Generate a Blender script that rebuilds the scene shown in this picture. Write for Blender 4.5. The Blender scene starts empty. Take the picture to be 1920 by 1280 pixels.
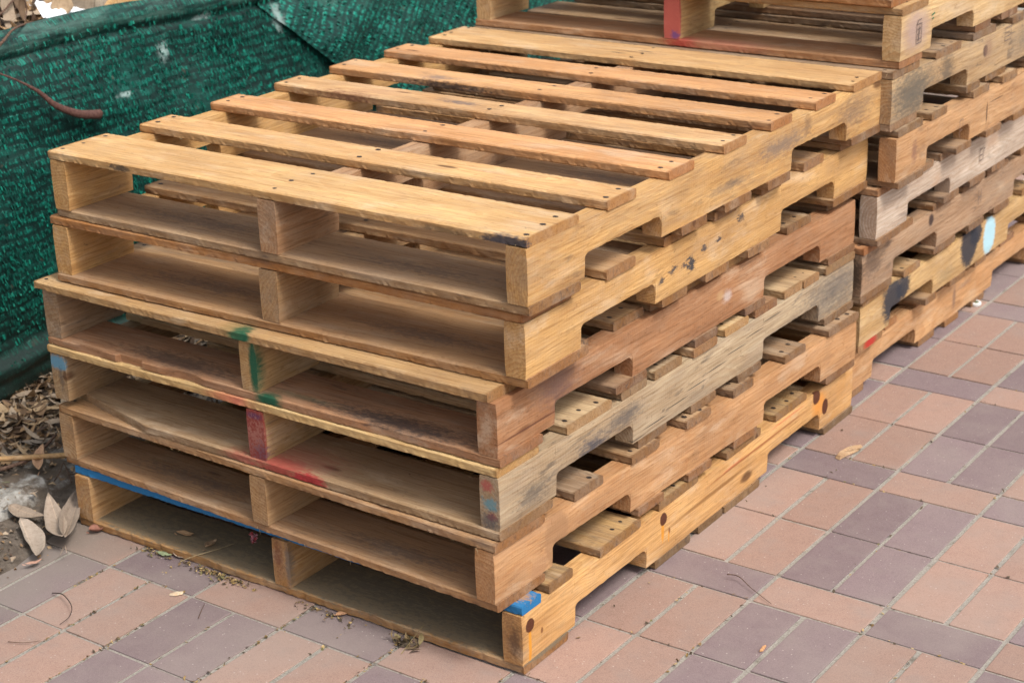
import bpy, bmesh, math, random
from mathutils import Vector, noise, Matrix
R = random.Random(7)
SC = bpy.context.scene
COL = SC.collection
# ------------------------------------------------------------------ camera
cam = bpy.data.cameras.new("camera")
camo = bpy.data.objects.new("camera", cam); COL.objects.link(camo); SC.camera = camo
YAW, PIT, ROL = -0.631094, 0.368179, -0.034424
cy, sy, cp, sp, cr, sr = math.cos(YAW), math.sin(YAW), math.cos(PIT), math.sin(PIT), math.cos(ROL), math.sin(ROL)
F_ = Vector((cp*sy, cp*cy, -sp)); R_ = Vector((cy, -sy, 0)); U_ = R_.cross(F_)
RR = cr*R_ + sr*U_; UU = -sr*R_ + cr*U_
CP = Vector((2.472492, -1.979529, 1.517108))
camo.matrix_world = Matrix(((RR.x, UU.x, -F_.x, CP.x), (RR.y, UU.y, -F_.y, CP.y), (RR.z, UU.z, -F_.z, CP.z), (0, 0, 0, 1)))
cam.sensor_width = 36; cam.lens = 3361.5/1920*36; cam.clip_start = .05; cam.clip_end = 400
cam.dof.use_dof = True; cam.dof.focus_distance = 2.95; cam.dof.aperture_fstop = 7.1
# ------------------------------------------------------------------ light
SUNV = Vector((.58, -.10, .82)).normalized()
world = bpy.data.worlds.new("World"); SC.world = world; world.use_nodes = True
wn = world.node_tree; bg = wn.nodes["Background"]
sky = wn.nodes.new("ShaderNodeTexSky"); sky.sky_type = 'NISHITA'; sky.sun_disc = False
sky.sun_elevation = math.asin(SUNV.z); sky.sun_rotation = math.atan2(SUNV.x, SUNV.y)
sky.dust_density = 4.0; sky.air_density = 1.0
hs = wn.nodes.new("ShaderNodeHueSaturation"); hs.inputs['Saturation'].default_value = .35
wn.links.new(sky.outputs[0], hs.inputs['Color']); wn.links.new(hs.outputs[0], bg.inputs[0])
bg.inputs[1].default_value = .135
sl = bpy.data.lights.new("sun", 'SUN'); sl.energy = 1.5; sl.angle = math.radians(15); sl.color = (1, .95, .87)
so = bpy.data.objects.new("sun", sl); COL.objects.link(so); so.location = SUNV*20
so.rotation_euler = SUNV.to_track_quat('Z', 'Y').to_euler()
SC.view_settings.view_transform = 'Standard'; SC.view_settings.look = 'None'
SC.view_settings.gamma = 1; SC.view_settings.exposure = .78
try: SC.view_settings.use_curve_mapping = False
except Exception: pass

SC.render.engine = 'CYCLES'; SC.cycles.use_denoising = True

# ------------------------------------------------------------------ helpers
def setp(o, label=None, cat=None, group=None, kind=None):
    if label: o['label'] = label
    if cat: o['category'] = cat
    if group: o['group'] = group
    if kind: o['kind'] = kind
    return o
def link(name, me, mat=None, parent=None, loc=None, rot=None):
    o = bpy.data.objects.new(name, me); COL.objects.link(o)
    if mat and not me.materials: me.materials.append(mat)
    if parent: o.parent = parent
    if loc: o.location = loc
    if rot: o.rotation_euler = rot
    return o
def empty(name, loc, rz=0):
    o = bpy.data.objects.new(name, None); COL.objects.link(o); o.location = loc
    o.rotation_euler = (0, 0, rz); o.empty_display_size = .05; return o
def mesh(name, v, f, smooth=False):
    m = bpy.data.meshes.new(name); m.from_pydata(v, [], f); m.update()
    if smooth: m.polygons.foreach_set('use_smooth', [True]*len(m.polygons))
    return m
def n1(x, s, seed): return noise.noise(Vector((x*s, seed*7.31, seed*1.7)))
def ray(u, v):
    return (F_ + RR*((u-960)/3361.5) - UU*((v-640)/3361.5))
def onz(u, v, z=0):
    d = ray(u, v); t = (z-CP.z)/d.z; return CP + d*t
def onx(u, v, x):
    d = ray(u, v); t = (x-CP.x)/d.x; return CP + d*t

# ------------------------------------------------------------------ node helper
class NT:
    def __init__(s, t): s.t = t
    def n(s, typ, **kw):
        n = s.t.nodes.new(typ)
        for k, v in kw.items(): setattr(n, k, v)
        return n
    def l(s, a, b): s.t.links.new(a, b)
    def put(s, sock, v):
        if isinstance(v, bpy.types.NodeSocket): s.l(v, sock)
        elif v is not None: sock.default_value = v
    def math(s, op, a, b=None, c=None, clamp=False):
        n = s.n('ShaderNodeMath', operation=op); n.use_clamp = clamp
        s.put(n.inputs[0], a); s.put(n.inputs[1], b)
        if c is not None: s.put(n.inputs[2], c)
        return n.outputs[0]
    def vm(s, op, a, b=None):
        n = s.n('ShaderNodeVectorMath', operation=op); s.put(n.inputs[0], a)
        if b is not None: s.put(n.inputs[1], b)
        return n.outputs['Value'] if op in ('LENGTH', 'DOT_PRODUCT', 'DISTANCE') else n.outputs[0]
    def noise(s, vec, scale, detail=3, rough=.55, dist=0):
        n = s.n('ShaderNodeTexNoise'); s.put(n.inputs['Vector'], vec); n.inputs['Scale'].default_value = scale
        n.inputs['Detail'].default_value = detail; n.inputs['Roughness'].default_value = rough; n.inputs['Distortion'].default_value = dist
        return n.outputs['Fac']
    def ramp(s, f, a, b, smooth=True):
        n = s.n('ShaderNodeMapRange'); n.interpolation_type = 'SMOOTHSTEP' if smooth else 'LINEAR'
        s.put(n.inputs[0], f); n.inputs[1].default_value = a; n.inputs[2].default_value = b
        n.inputs[3].default_value = 0; n.inputs[4].default_value = 1; return n.outputs[0]
    def mix(s, f, a, b, mode='MIX'):
        n = s.n('ShaderNodeMix', data_type='RGBA', blend_type=mode); n.clamp_factor = True
        s.put(n.inputs[0], f); s.put(n.inputs[6], a); s.put(n.inputs[7], b); return n.outputs[2]
def rgba(c): return (c[0], c[1], c[2], 1)
def newmat(name, rough=.8, spec=.25):
    m = bpy.data.materials.new(name); m.use_nodes = True; t = NT(m.node_tree)
    b = m.node_tree.nodes['Principled BSDF']; b.inputs['Roughness'].default_value = rough
    b.inputs['Specular IOR Level'].default_value = spec
    return m, t, b
def bump(t, b, h, strength=.3, dist=.001):
    n = t.n('ShaderNodeBump'); n.inputs['Strength'].default_value = strength; n.inputs['Distance'].default_value = dist
    t.l(h, n.inputs['Height']); t.l(n.outputs[0], b.inputs['Normal'])

# wood group ----------------------------------------------------------
g = bpy.data.node_groups.new('sawn_wood', 'ShaderNodeTree')
g.interface.new_socket('Color', in_out='OUTPUT', socket_type='NodeSocketColor')
g.interface.new_socket('Height', in_out='OUTPUT', socket_type='NodeSocketFloat')
g.interface.new_socket('Soft', in_out='OUTPUT', socket_type='NodeSocketFloat')
g.interface.new_socket('Dust', in_out='INPUT', socket_type='NodeSocketFloat')
t = NT(g); go = t.n('NodeGroupOutput'); gin = t.n('NodeGroupInput')
tc = t.n('ShaderNodeTexCoord').outputs['Object']; oi = t.n('ShaderNodeObjectInfo')
rnd = oi.outputs['Random']; tint = t.vm('MULTIPLY', oi.outputs['Color'], (1.0, .97, .95)); wea = oi.outputs['Alpha']
r2 = t.math('FRACT', t.math('MULTIPLY', rnd, 17.31)); r3 = t.math('FRACT', t.math('MULTIPLY', rnd, 131.7))
cb = t.n('ShaderNodeCombineXYZ'); t.l(t.math('MULTIPLY', rnd, 57.), cb.inputs[0]); t.l(t.math('MULTIPLY', r2, 31.), cb.inputs[1]); t.l(t.math('MULTIPLY', r3, 43.), cb.inputs[2])
P = t.vm('ADD', tc, cb.outputs[0])
wob = t.noise(t.vm('MULTIPLY', P, (3.2, 9., 9.)), 1, 2, .5)
wob2 = t.noise(t.vm('MULTIPLY', P, (14., 40., 40.)), 1, 2, .5)
sx = t.n('ShaderNodeSeparateXYZ'); t.l(tc, sx.inputs[0])
yy = t.math('ADD', sx.outputs[1], t.math('MULTIPLY_ADD', r2, .16, -.08))
zz = t.math('ADD', sx.outputs[2], t.math('MULTIPLY_ADD', r3, .07, .015))
rr = t.math('SQRT', t.math('ADD', t.math('MULTIPLY', yy, yy), t.math('MULTIPLY', zz, zz)))
rr = t.math('ADD', rr, t.math('MULTIPLY_ADD', wob, .075, t.math('MULTIPLY', wob2, .006)))
ring = t.math('FRACT', t.math('MULTIPLY', rr, t.math('MULTIPLY_ADD', rnd, 90., 120.)))
ring = t.ramp(ring, .0, 1.)
fib = t.noise(t.vm('MULTIPLY', P, (12., 420., 420.)), 1, 3, .6)
fib2 = t.noise(t.vm('MULTIPLY', P, (45., 1300., 1300.)), 1, 2, .6)
blo = t.noise(t.vm('MULTIPLY', P, (4.5, 16., 16.)), 1, 4, .55, .4)
dusty = t.noise(t.vm('MULTIPLY', P, (22., 30., 30.)), 1, 5, .7)
dark = t.vm('MULTIPLY', tint, (.60, .48, .36)); lite = t.vm('MULTIPLY', tint, (1.16, 1.12, 1.02))
c = t.mix(t.ramp(blo, .28, .72), lite, dark)
c = t.mix(.30, c, tint)
no0 = t.n('ShaderNodeTexCoord').outputs['Normal']; sn0 = t.n('ShaderNodeSeparateXYZ'); t.l(no0, sn0.inputs[0])
endf = t.ramp(t.math('ABSOLUTE', sn0.outputs[0]), .6, .9)
c = t.mix(t.math('MULTIPLY', ring, t.math('MULTIPLY_ADD', endf, .45, .40)), c, t.vm('MULTIPLY', tint, (.70, .50, .34)))
c = t.mix(t.math('MULTIPLY', t.ramp(fib, .42, .72), .55), c, t.vm('MULTIPLY', tint, (.50, .40, .30)))
c = t.mix(t.math('MULTIPLY', t.ramp(fib2, .3, .6), .12), c, t.vm('MULTIPLY', tint, (1.3, 1.3, 1.3)))
sk = t.noise(t.vm('MULTIPLY', P, (5., 75., 75.)), 1, 4, .62, .5)
c = t.mix(t.math('MULTIPLY', t.ramp(sk, .52, .72), .30), c, t.vm('MULTIPLY', tint, (.62, .46, .34)))
c = t.mix(t.math('MULTIPLY', t.math('SUBTRACT', 1, t.ramp(sk, .28, .45)), .22), c, t.vm('MULTIPLY', tint, (1.22, 1.2, 1.15)))
ed = t.n('ShaderNodeAttribute', attribute_name='edge').outputs['Fac']
en = t.noise(t.vm('MULTIPLY', P, (16., 60., 60.)), 1, 5, .7)
ef = t.math('MULTIPLY', t.ramp(t.math('ADD', ed, t.math('MULTIPLY_ADD', en, 1.2, -.6)), .45, 1.05), t.math('MULTIPLY_ADD', wea, .4, .62), clamp=True)
c = t.mix(ef, c, t.vm('MULTIPLY', tint, (.50, .37, .25)))
ef2 = t.math('MULTIPLY', t.ramp(ed, 1.1, 1.7), t.math('MULTIPLY_ADD', en, .8, .15), clamp=True)
pl = t.noise(t.vm('MULTIPLY', P, (6., 20., 20.)), 1, 5, .65, .3)
c = t.mix(t.math('MULTIPLY', t.ramp(pl, .52, .72), t.math('MULTIPLY_ADD', wea, -.25, .38), clamp=True), c, (.66, .53, .38, 1))
c = t.mix(ef2, c, t.vm('MULTIPLY', tint, (.48, .33, .21)))
# grey weathering, blue stain and black scuffs, by the object's alpha
gr = t.math('MULTIPLY', t.ramp(t.noise(t.vm('MULTIPLY', P, (5., 24., 24.)), 1, 5, .65, .6), .40, .72), wea)
c = t.mix(t.math('MULTIPLY', gr, .95), c, (.20, .165, .135, 1))
st = t.ramp(t.noise(t.vm('MULTIPLY', P, (13., 60., 60.)), 1, 4, .62, .8), .60, .74)
c = t.mix(t.math('MULTIPLY', st, t.math('MULTIPLY_ADD', wea, .9, .12)), c, (.045, .042, .048, 1))
sc_ = t.ramp(t.noise(t.vm('MULTIPLY', P, (50., 95., 95.)), 1, 3, .6, 1.), .67, .78)
c = t.mix(t.math('MULTIPLY', sc_, .55), c, (.06, .035, .02, 1))
c = t.mix(t.math('MULTIPLY', t.ramp(dusty, .35, .8), .22), c, (.36, .28, .20, 1))
# brown knots, rare
vo = t.n('ShaderNodeTexVoronoi'); vo.inputs['Scale'].default_value = 1; t.l(t.vm('MULTIPLY', P, (3.1, 12., 7.)), vo.inputs['Vector'])
kn = t.math('SUBTRACT', 1, t.ramp(t.math('MULTIPLY_ADD', wob2, .05, vo.outputs['Distance']), .07, .12))
c = t.mix(t.math('MULTIPLY', kn, .8), c, (.085, .035, .016, 1))
# iron-stained streaks at the three nail rows
ax_ = t.math('ABSOLUTE', sx.outputs[0])
nr = t.math('MINIMUM', ax_, t.math('ABSOLUTE', t.math('SUBTRACT', ax_, .487)))
nm = t.math('SUBTRACT', 1, t.ramp(nr, .012, .055))
ns = t.ramp(t.noise(t.vm('MULTIPLY', P, (16., 130., 60.)), 1, 3, .6), .54, .68)
c = t.mix(t.math('MULTIPLY', t.math('MULTIPLY', nm, ns), t.math('MULTIPLY_ADD', wea, .9, .12)), c, (.055, .045, .045, 1))
# settled dust on upward faces, bark-brown tint left on rough-sawn narrow edges
no = t.n('ShaderNodeTexCoord').outputs['Normal']; sn_ = t.n('ShaderNodeSeparateXYZ'); t.l(no, sn_.inputs[0])
du = t.math('MULTIPLY', t.ramp(sn_.outputs[2], .6, .9), gin.outputs['Dust'])
du = t.math('MULTIPLY', du, t.math('MULTIPLY_ADD', t.noise(t.vm('MULTIPLY', P, (7., 22., 22.)), 1, 4, .6), .9, .45), clamp=True)
c = t.mix(du, c, (.33, .215, .130, 1))
# crisp fibre lines and open pores
f1 = t.noise(t.vm('MULTIPLY', P, (8., 205., 205.)), 1, 2, .5, .3)
c = t.mix(t.math('MULTIPLY', t.ramp(f1, .55, .64), .42), c, t.vm('MULTIPLY', c, (.62, .54, .46)))
c = t.mix(t.math('MULTIPLY', t.math('SUBTRACT', 1, t.ramp(f1, .34, .44)), .30), c, t.vm('MULTIPLY', c, (1.28, 1.26, 1.22)))
f3 = t.noise(t.vm('MULTIPLY', P, (70., 190., 190.)), 1, 3, .6)
c = t.mix(t.math('MULTIPLY', t.ramp(f3, .60, .70), .40), c, t.vm('MULTIPLY', c, (.50, .42, .36)))
t.l(c, go.inputs['Color'])
saw = t.math('SINE', t.math('MULTIPLY_ADD', sx.outputs[0], 900., t.math('MULTIPLY', wob, 30.)))
hgt = t.math('ADD', t.math('MULTIPLY', fib, 1.0), t.math('MULTIPLY', fib2, .5))
hgt = t.math('ADD', hgt, t.math('MULTIPLY', t.math('MULTIPLY', saw, .08), blo))
hgt = t.math('ADD', hgt, t.math('MULTIPLY', dusty, .5))
t.l(hgt, go.inputs['Height']); t.l(wob2, go.inputs['Soft'])

def wood_mat(name, marks=(), rough=.78, dust=.0):
    """marks: (centre xyz, radii xyz, colour, opacity, softness, ragged) in the piece's own coordinates"""
    m, t, b = newmat(name, rough, .2)
    gn = t.n('ShaderNodeGroup'); gn.node_tree = g; gn.inputs['Dust'].default_value = dust; col = gn.outputs['Color']
    if marks:
        tc = t.n('ShaderNodeTexCoord').outputs['Object']
        nz = t.noise(t.vm('MULTIPLY', tc, (75, 190, 190)), 1, 6, .68)
        nz = t.math('SUBTRACT', nz, .5)
        for (ce, ra, co, op, so_, rg) in marks:
            d = t.vm('MULTIPLY', t.vm('SUBTRACT', tc, tuple(ce)), (1/ra[0], 1/ra[1], 1/ra[2]))
            ln = t.math('MULTIPLY_ADD', nz, rg, t.vm('LENGTH', d))
            f = t.math('SUBTRACT', 1, t.ramp(ln, 1-so_, 1+so_*.3))
            col = t.mix(t.math('MULTIPLY', f, op), col, rgba(co))
    t.l(col, b.inputs['Base Color'])
    bump(t, b, gn.outputs['Height'], .55, .0012)
    return m
def paint_(c, r, col, op=1., so_=.3, rg=.8): return (c, r, col, op, so_, rg)
WOOD = wood_mat('rough_sawn_wood')
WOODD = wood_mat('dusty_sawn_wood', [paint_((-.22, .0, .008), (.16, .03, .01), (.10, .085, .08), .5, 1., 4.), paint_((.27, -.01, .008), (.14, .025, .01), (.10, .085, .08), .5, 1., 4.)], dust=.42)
def simple(name, col, rough=.8, spec=.2, var=.25, scale=40, col2=None, island=False, bmp=.3, bd=.001, metal=0):
    m, t, b = newmat(name, rough, spec); b.inputs['Metallic'].default_value = metal
    tc = t.n('ShaderNodeTexCoord').outputs['Object']
    f = t.noise(tc, scale, 5, .65)
    c2 = col2 or tuple(x*(1-var*2) for x in col)
    c = t.mix(t.ramp(f, .3, .7), rgba(col), rgba(c2))
    if island:
        gi = t.n('ShaderNodeNewGeometry').outputs['Random Per Island']
        c = t.mix(gi, c, t.vm('MULTIPLY', c, (.45, .42, .4)))
    t.l(c, b.inputs['Base Color']); bump(t, b, t.noise(tc, scale*4, 4, .7), bmp, bd)
    return m

# ------------------------------------------------------------------ wooden pieces
def board_mesh(L, w, th, seed, rough=1., cut=None, nx=150, taper=0):
    ys = [-.5, -.46, -.25, 0, .25, .46, .5]
    prof = [(-.5, -.36), (-.47, -.5), (-.25, -.5), (0, -.5), (.25, -.5), (.47, -.5), (.5, -.36), (.5, 0), (.5, .36), (.475, .5), (.25, .5), (0, .5), (-.25, .5), (-.475, .5), (-.5, .36), (-.5, 0)]
    V = []; Fc = []; n = len(prof)
    xs = [-L/2 + L*i/nx for i in range(nx+1)]
    for i, x in enumerate(xs):
        e0 = n1(x, 2.2, seed)*.0022*rough; e1 = n1(x, 2.2, seed+3)*.0022*rough
        bow = n1(x, 1.3, seed+5)*.0012
        for j, (a, b) in enumerate(prof):
            y = a*(w + taper*x/L); z = b*th
            if a < -.3: y += e0
            if a > .3: y += e1
            z += bow*(1 if b > 0 else .3)
            # ragged arrises
            if abs(a) > .44:
                q = noise.noise(Vector((x*30, a*9 + seed*3.3, b*5)))
                q2 = noise.noise(Vector((x*170, a*9 + seed*5.3, b*5)))
                k = (1.7 if b < 0 else .7)*rough
                y += (q*.0006 + q2*.0009)*k*(1 if a > 0 else -1)*-1
                if b < -.3: z += max(0, q*.5 + q2*.6)*.0020*rough*k*.6
                elif b > .3: z -= max(0, q2-.1)*.0012*rough
            if cut and a < -.2:
                y = max(y, -w/2 + cut(x)) if a < -.44 else max(y, -w/2 + cut(x) + .002*(a+.5))
            V.append((x, y, z))
    for i in range(nx):
        for j in range(n):
            k = (j+1) % n
            Fc.append((i*n+j, (i+1)*n+j, (i+1)*n+k, i*n+k))
    Fc.append(tuple(range(n))); Fc.append(tuple(nx*n+j for j in reversed(range(n))))
    me = mesh('deck_board', V, Fc)
    at = me.attributes.new('edge', 'FLOAT', 'POINT')
    E = []
    for i, x in enumerate(xs):
        en = max(0, 1-(L/2-abs(x))/.004)
        for (a, b) in prof: E.append(max(.85 if abs(a) > .49 else (.40 if abs(a) > .44 else 0.), en*2., .25 if b < 0 else 0))
    at.data.foreach_set('value', E)
    return me
def stringer_mesh(L, w, hh, seed, notch=True, nd=.038, shift=0., crack=None, wane=False):
    ys = []; zb = []
    def add(y, z): ys.append(y); zb.append(z)
    def span(a, b, n, z=0):
        for i in range(n): add(a+(b-a)*(i/max(1, n-1)), z)
    if notch:
        r = .013
        ed = []
        for s in (.152+shift, .838+shift):
            ed.append((s, s+.229))
        cur = 0
        for (a, b) in ed:
            span(cur, a, 14)
            for i in range(7):
                th = math.pi/2*i/6; add(a + r - r*math.cos(th) + .0006, nd - r + r*math.sin(th))
            n = 16
            for i in range(1, n): add(a+r+(b-a-2*r)*i/n, nd + .0012*noise.noise(Vector((i*.9, seed, 1))))
            for i in range(7):
                th = math.pi/2*(1-i/6); add(b - r + r*math.cos(th) - .0006, nd - r + r*math.sin(th))
            cur = b
        span(cur, L, 14)
    else: span(0, L, 60)
    m = 5; V = []; Fc = []
    ring = 2*(m+1) + 6
    for i, (y, z0) in enumerate(zip(ys, zb)):
        a = n1(y, 2.2, seed)*.0012; bq = n1(y, 2.2, seed+2)*.0012
        x0 = -w/2 + a; x1 = w/2 + bq
        top = hh + n1(y, 4, seed+9)*.0004 - .0004
        pts = []
        for j in range(m+1):                      # right side going up  (local -y is the outer right face)
            f = j/m; z = z0 + (top-z0)*f; o = 0
            if j == 0 or j == m: o = .0014 + .0006*noise.noise(Vector((y*60, seed, j)))
            pts.append((x0+o, z))
        pts.append((x0+.004, top)); pts.append(((x0+x1)/2, top)); pts.append((x1-.004, top))
        for j in range(m, -1, -1):
            f = j/m; z = z0 + (top-z0)*f; o = 0
            if j == 0 or j == m: o = .0014
            pts.append((x1-o, z))
        if z0 == 0:
            zz0 = max(0, noise.noise(Vector((y*25, seed, 4))))*.0015
        else: zz0 = z0
        pts.append((x1-.004, z0)); pts.append(((x0+x1)/2, z0)); pts.append((x0+.004, z0))
        for (x, z) in pts: V.append((y-L/2, x, z-hh/2))
    n = ring
    for i in range(len(ys)-1):
        for j in range(n):
            k = (j+1) % n
            Fc.append((i*n+j, i*n+k, (i+1)*n+k, (i+1)*n+j))
    Fc.append(tuple(reversed(range(n)))); Fc.append(tuple((len(ys)-1)*n+j for j in range(n)))
    me = mesh('stringer', V, Fc); at = me.attributes.new('edge', 'FLOAT', 'POINT'); E = []
    for (x, y, z) in V:
        E.append(max(0, .60*(1-(L/2-abs(x))/.004), .5*(1-(hh/2-abs(z))/.006)))
    at.data.foreach_set('value', E)
    return me
NAIL = simple('rusty_nail_steel', (.05, .035, .028), .6, .4, .3, 300)
SPL = simple('raw_wood_fibre', (.62, .45, .24), .8, .1, .2, 100)
LEN, WID, TB, HS = 1.219, 1.016, .0158, .0889
PH = .1212
def pallet(label, loc, rz, top, bot, st_col, tops=None, bots=None, tcol=(.46, .32, .18), bcol=(.36, .245, .14), we=.3,
           mats=None, seed=0, group='wooden pallets in two stacks', wob=1, ts=0., tx=0., bx=0., cuts=None, nosmall=False):
    """top/bot: y-ranges of the deck boards; tops/bots: {i: (r,g,b,weather)}; mats: {('t',i)|('b',i)|('s',i): material}"""
    mats = mats or {}; tops = tops or {}; bots = bots or {}; cuts = cuts or {}
    rg = random.Random(seed*13+5)
    p = empty('wooden_pallet', loc, rz)
    setp(p, label, 'pallet', group)
    def vary(c, w, a=.17):
        k = 1 + rg.uniform(-a, a); s = rg.uniform(-.16, .16)
        return (c[0]*k*(1+s*.4), c[1]*k, c[2]*k*(1-s), min(1, max(0, w + rg.uniform(-.12, .2))))
    nv = []; nf = []; sv = []; sf = []
    def nail(x, y, z):
        k = len(nv); r = rg.uniform(.0034, .0050); n = 8
        for i in range(n):
            a = 6.283*i/n; nv.append((x+r*1.15*math.cos(a), y+r*.9*math.sin(a), z+.0003))
        nv.append((x, y, z+.0007))
        for i in range(n): nf.append((k+i, k+(i+1) % n, k+n))
    def fibre(x, y, z, L=.012):
        k = len(sv); d = Vector((rg.uniform(-1, 1), rg.uniform(-.9, -.1), rg.uniform(-.6, .3))).normalized()*rg.uniform(.4, 1.)*L
        e = Vector((.0005, 0, .0004)); a = Vector((x, y, z)); mid = a + d*.5 + Vector((0, 0, rg.uniform(-.1, .2)*L))
        for q in (a-e, a+e, mid+e, mid-e, a+d): sv.append(tuple(q))
        sf.append((k, k+1, k+2, k+3)); sf.append((k+3, k+2, k+4))
    for i, (a, b) in enumerate(top):
        w = b-a; yc = (a+b)/2 - LEN/2
        c = tops.get(i) or vary(tcol, we)
        if len(c) == 3: c = c + (we,)
        xo = tx + rg.uniform(-.004, .004)*wob
        me = board_mesh(WID, w, TB, seed*31+i, cut=cuts.get(('t', i)))
        o = link('deck_board', me, mats.get(('t', i), WOOD), p, (xo, yc, TB+HS+TB/2+.0002), (0, 0, rg.uniform(-.003, .003)*wob))
        o.color = c
        for sx_ in (-WID/2+.019, 0, WID/2-.019):
            for q in ((.25, .75) if w < .1 else (.16, .5, .84)):
                if rg.random() < .9: nail(xo+sx_+rg.uniform(-.009, .009), yc-w/2+w*q+rg.uniform(-.008, .008), TB*2+HS+.0002)
        for q in range(int(rg.uniform(2, 7))):
            fibre(rg.uniform(-.5, .5), yc-w/2-.0003, TB+HS+rg.uniform(.001, .006), rg.choice((.006, .009, .014)))
        for q in range(rg.choice((0, 1, 1, 2))): fibre(rg.uniform(-.5, .5), yc-w/2, TB+HS+TB, .03)
    for i, (a, b) in enumerate(bot):
        w = b-a; yc = (a+b)/2 - LEN/2
        c = bots.get(i) or vary(bcol, we)
        if len(c) == 3: c = c + (we,)
        me = board_mesh(WID, w, TB, seed*47+i+11, cut=cuts.get(('b', i)))
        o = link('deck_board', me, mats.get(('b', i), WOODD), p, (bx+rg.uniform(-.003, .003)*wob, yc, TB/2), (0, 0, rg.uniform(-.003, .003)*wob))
        o.color = c
        for q in range(int(rg.uniform(2, 6))): fibre(rg.uniform(-.5, .5), yc-w/2-.0003, rg.uniform(.001, .008), .009)
    for i, xc in enumerate((-WID/2+.0192, rg.uniform(-.004, .004), WID/2-.0192)):
        sw = .038
        me = stringer_mesh(LEN, sw, HS, seed*5+i)
        o = link('stringer', me, mats.get(('s', i), WOOD), p, (xc, 0, TB+.0001+HS/2), (0, 0, math.pi/2))
        c = st_col[i]
        o.color = c if len(c) == 4 else c + (we,)
    if nv:
        me = mesh('nail_heads', nv, nf); link('nail_heads', me, NAIL, p)['kind'] = 'stuff'
    if sv:
        me = mesh('splinters', sv, sf); link('splinters', me, SPL, p)['kind'] = 'stuff'
    return p
def sc(lst, f):  # scale measured board positions along the stringer
    return [(a*f, b*f) for a, b in lst]
def P1_(k, off, **kw):
    pass
def S(y, z, side=-1):  # stringer-local point from pallet y and height above the pallet's base
    return (y-LEN/2, side*.019, z-TB-HS/2)
def paint(c, r, col, op=1., so_=.3, rg=.8): return (c, r, col, op, so_, rg)

# marks on single pieces
m_T0 = wood_mat('wood_blue_black_corner', [paint((.475, -.072, -.003), (.055, .02, .013), (.03, .035, .05), .9, .5, 1.6), paint((.36, -.066, -.004), (.05, .02, .008), (.05, .04, .03), .6, .6, 2), paint((-.33, -.07, 0), (.03, .01, .006), (.04, .035, .03), .8, .5, 2.5)])
m_T3 = wood_mat('wood_reddish_bruise', [paint((-.32, -.035, 0), (.085, .02, .012), (.16, .06, .035), .8, .8, 2.5), paint((-.08, .0, .008), (.05, .014, .006), (.10, .09, .10), .7, .8, 3.5), paint((-.27, .0, .008), (.08, .03, .006), (.38, .20, .12), .4, 1, 2)])
m_T4 = wood_mat('wood_dark_bruised_edge', [paint((-.20, -.04, -.002), (.12, .012, .010), (.045, .035, .035), .85, .7, 3.), paint((-.24, -.02, .008), (.05, .018, .006), (.12, .11, .12), .6, .9, 3)])
m_T6 = wood_mat('wood_split_marks', [paint((-.03, .0, .008), (.06, .0022, .006), (.05, .04, .04), .9, .6, 2.), paint((-.05, -.02, .008), (.022, .004, .006), (.06, .05, .05), .9, .6, 3.), paint((.0, .014, .008), (.016, .004, .006), (.04, .04, .05), .9, .6, 3.)])
m_G0 = wood_mat('wood_green_spray_board', [paint((.0, -.04, .0), (.028, .04, .012), (.004, .085, .045), .95, .35, .7), paint((-.02, -.03, .004), (.03, .05, .02), (.09, .12, .05), .35, .9, 1)])
m_G1 = wood_mat('wood_green_spray_stringer', [paint((-.612, -.012, 0), (.03, .012, .06), (.004, .08, .042), .95, .5, .7)])
m_G2 = wood_mat('wood_green_spray_low_board', [paint((.035, -.07, 0), (.035, .035, .03), (.004, .08, .042), .95, .5, .9), paint((.09, -.03, 0), (.11, .012, .03), (.05, .12, .07), .45, .9, 1.4), paint((-.2, -.02, .008), (.16, .03, .01), (.05, .045, .045), .65, .8, 2.5), paint((.3, -.03, .008), (.17, .03, .01), (.035, .035, .04), .75, .8, 2.8)])
m_R1 = wood_mat('wood_red_spray_stringer', [paint((-.612, 0, 0), (.01, .04, .08), (.21, .035, .028), .96, .3, .6), paint((-.612, 0, .034), (.012, .022, .007), (.06, .03, .09), .7, .7, 2.2), paint((-.612, .0, -.006), (.02, .03, .035), (.36, .17, .13), .6, .9, 5.5), paint((-.612, -.01, -.03), (.02, .02, .02), (.06, .04, .08), .5, .9, 5)])
m_R2 = wood_mat('wood_red_spray_board', [paint((.05, -.062, 0), (.075, .03, .03), (.30, .035, .03), .85, .7, 1.6), paint((-.035, -.075, 0), (.05, .03, .03), (.34, .06, .05), .6, .9, 1.4), paint((.06, -.03, .008), (.11, .06, .02), (.40, .12, .09), .5, 1., 1.4), paint((.12, -.07, -.002), (.04, .012, .012), (.32, .025, .03), .9, .4, 1.4)])
m_R3 = wood_mat('wood_pink_spray_edge', [paint((-.05, -.06, 0), (.06, .03, .02), (.62, .16, .10), .6, .9, .6), paint((-.03, -.06, 0), (.02, .03, .02), (.5, .1, .1), .35, .9, .6)])
m_B0 = wood_mat('wood_blue_paint_board', [paint((-.03, -.0, 0), (1.2, .12, .04), (.008, .15, .35), .94, .25, .9), paint((-.10, -.012, .009), (.12, .015, .006), (.3, .2, .11), .9, .4, 3.2), paint((.35, -.01, .009), (.10, .02, .007), (.3, .2, .11), .85, .4, 3.4), paint((.478, .004, .010), (.034, .020, .008), (.34, .2, .1), .9, .4, 3.6)])
m_D0 = wood_mat('grimy_low_board', [paint((0, .006, .012), (1.2, .080, .012), (.175, .145, .095), .80, .15, .5), paint((0, 0, .012), (1.1, .07, .012), (.30, .235, .155), .45, .9, 5.5), paint((.1, .02, .012), (.9, .06, .012), (.09, .075, .055), .5, .7, 7.5)])
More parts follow.
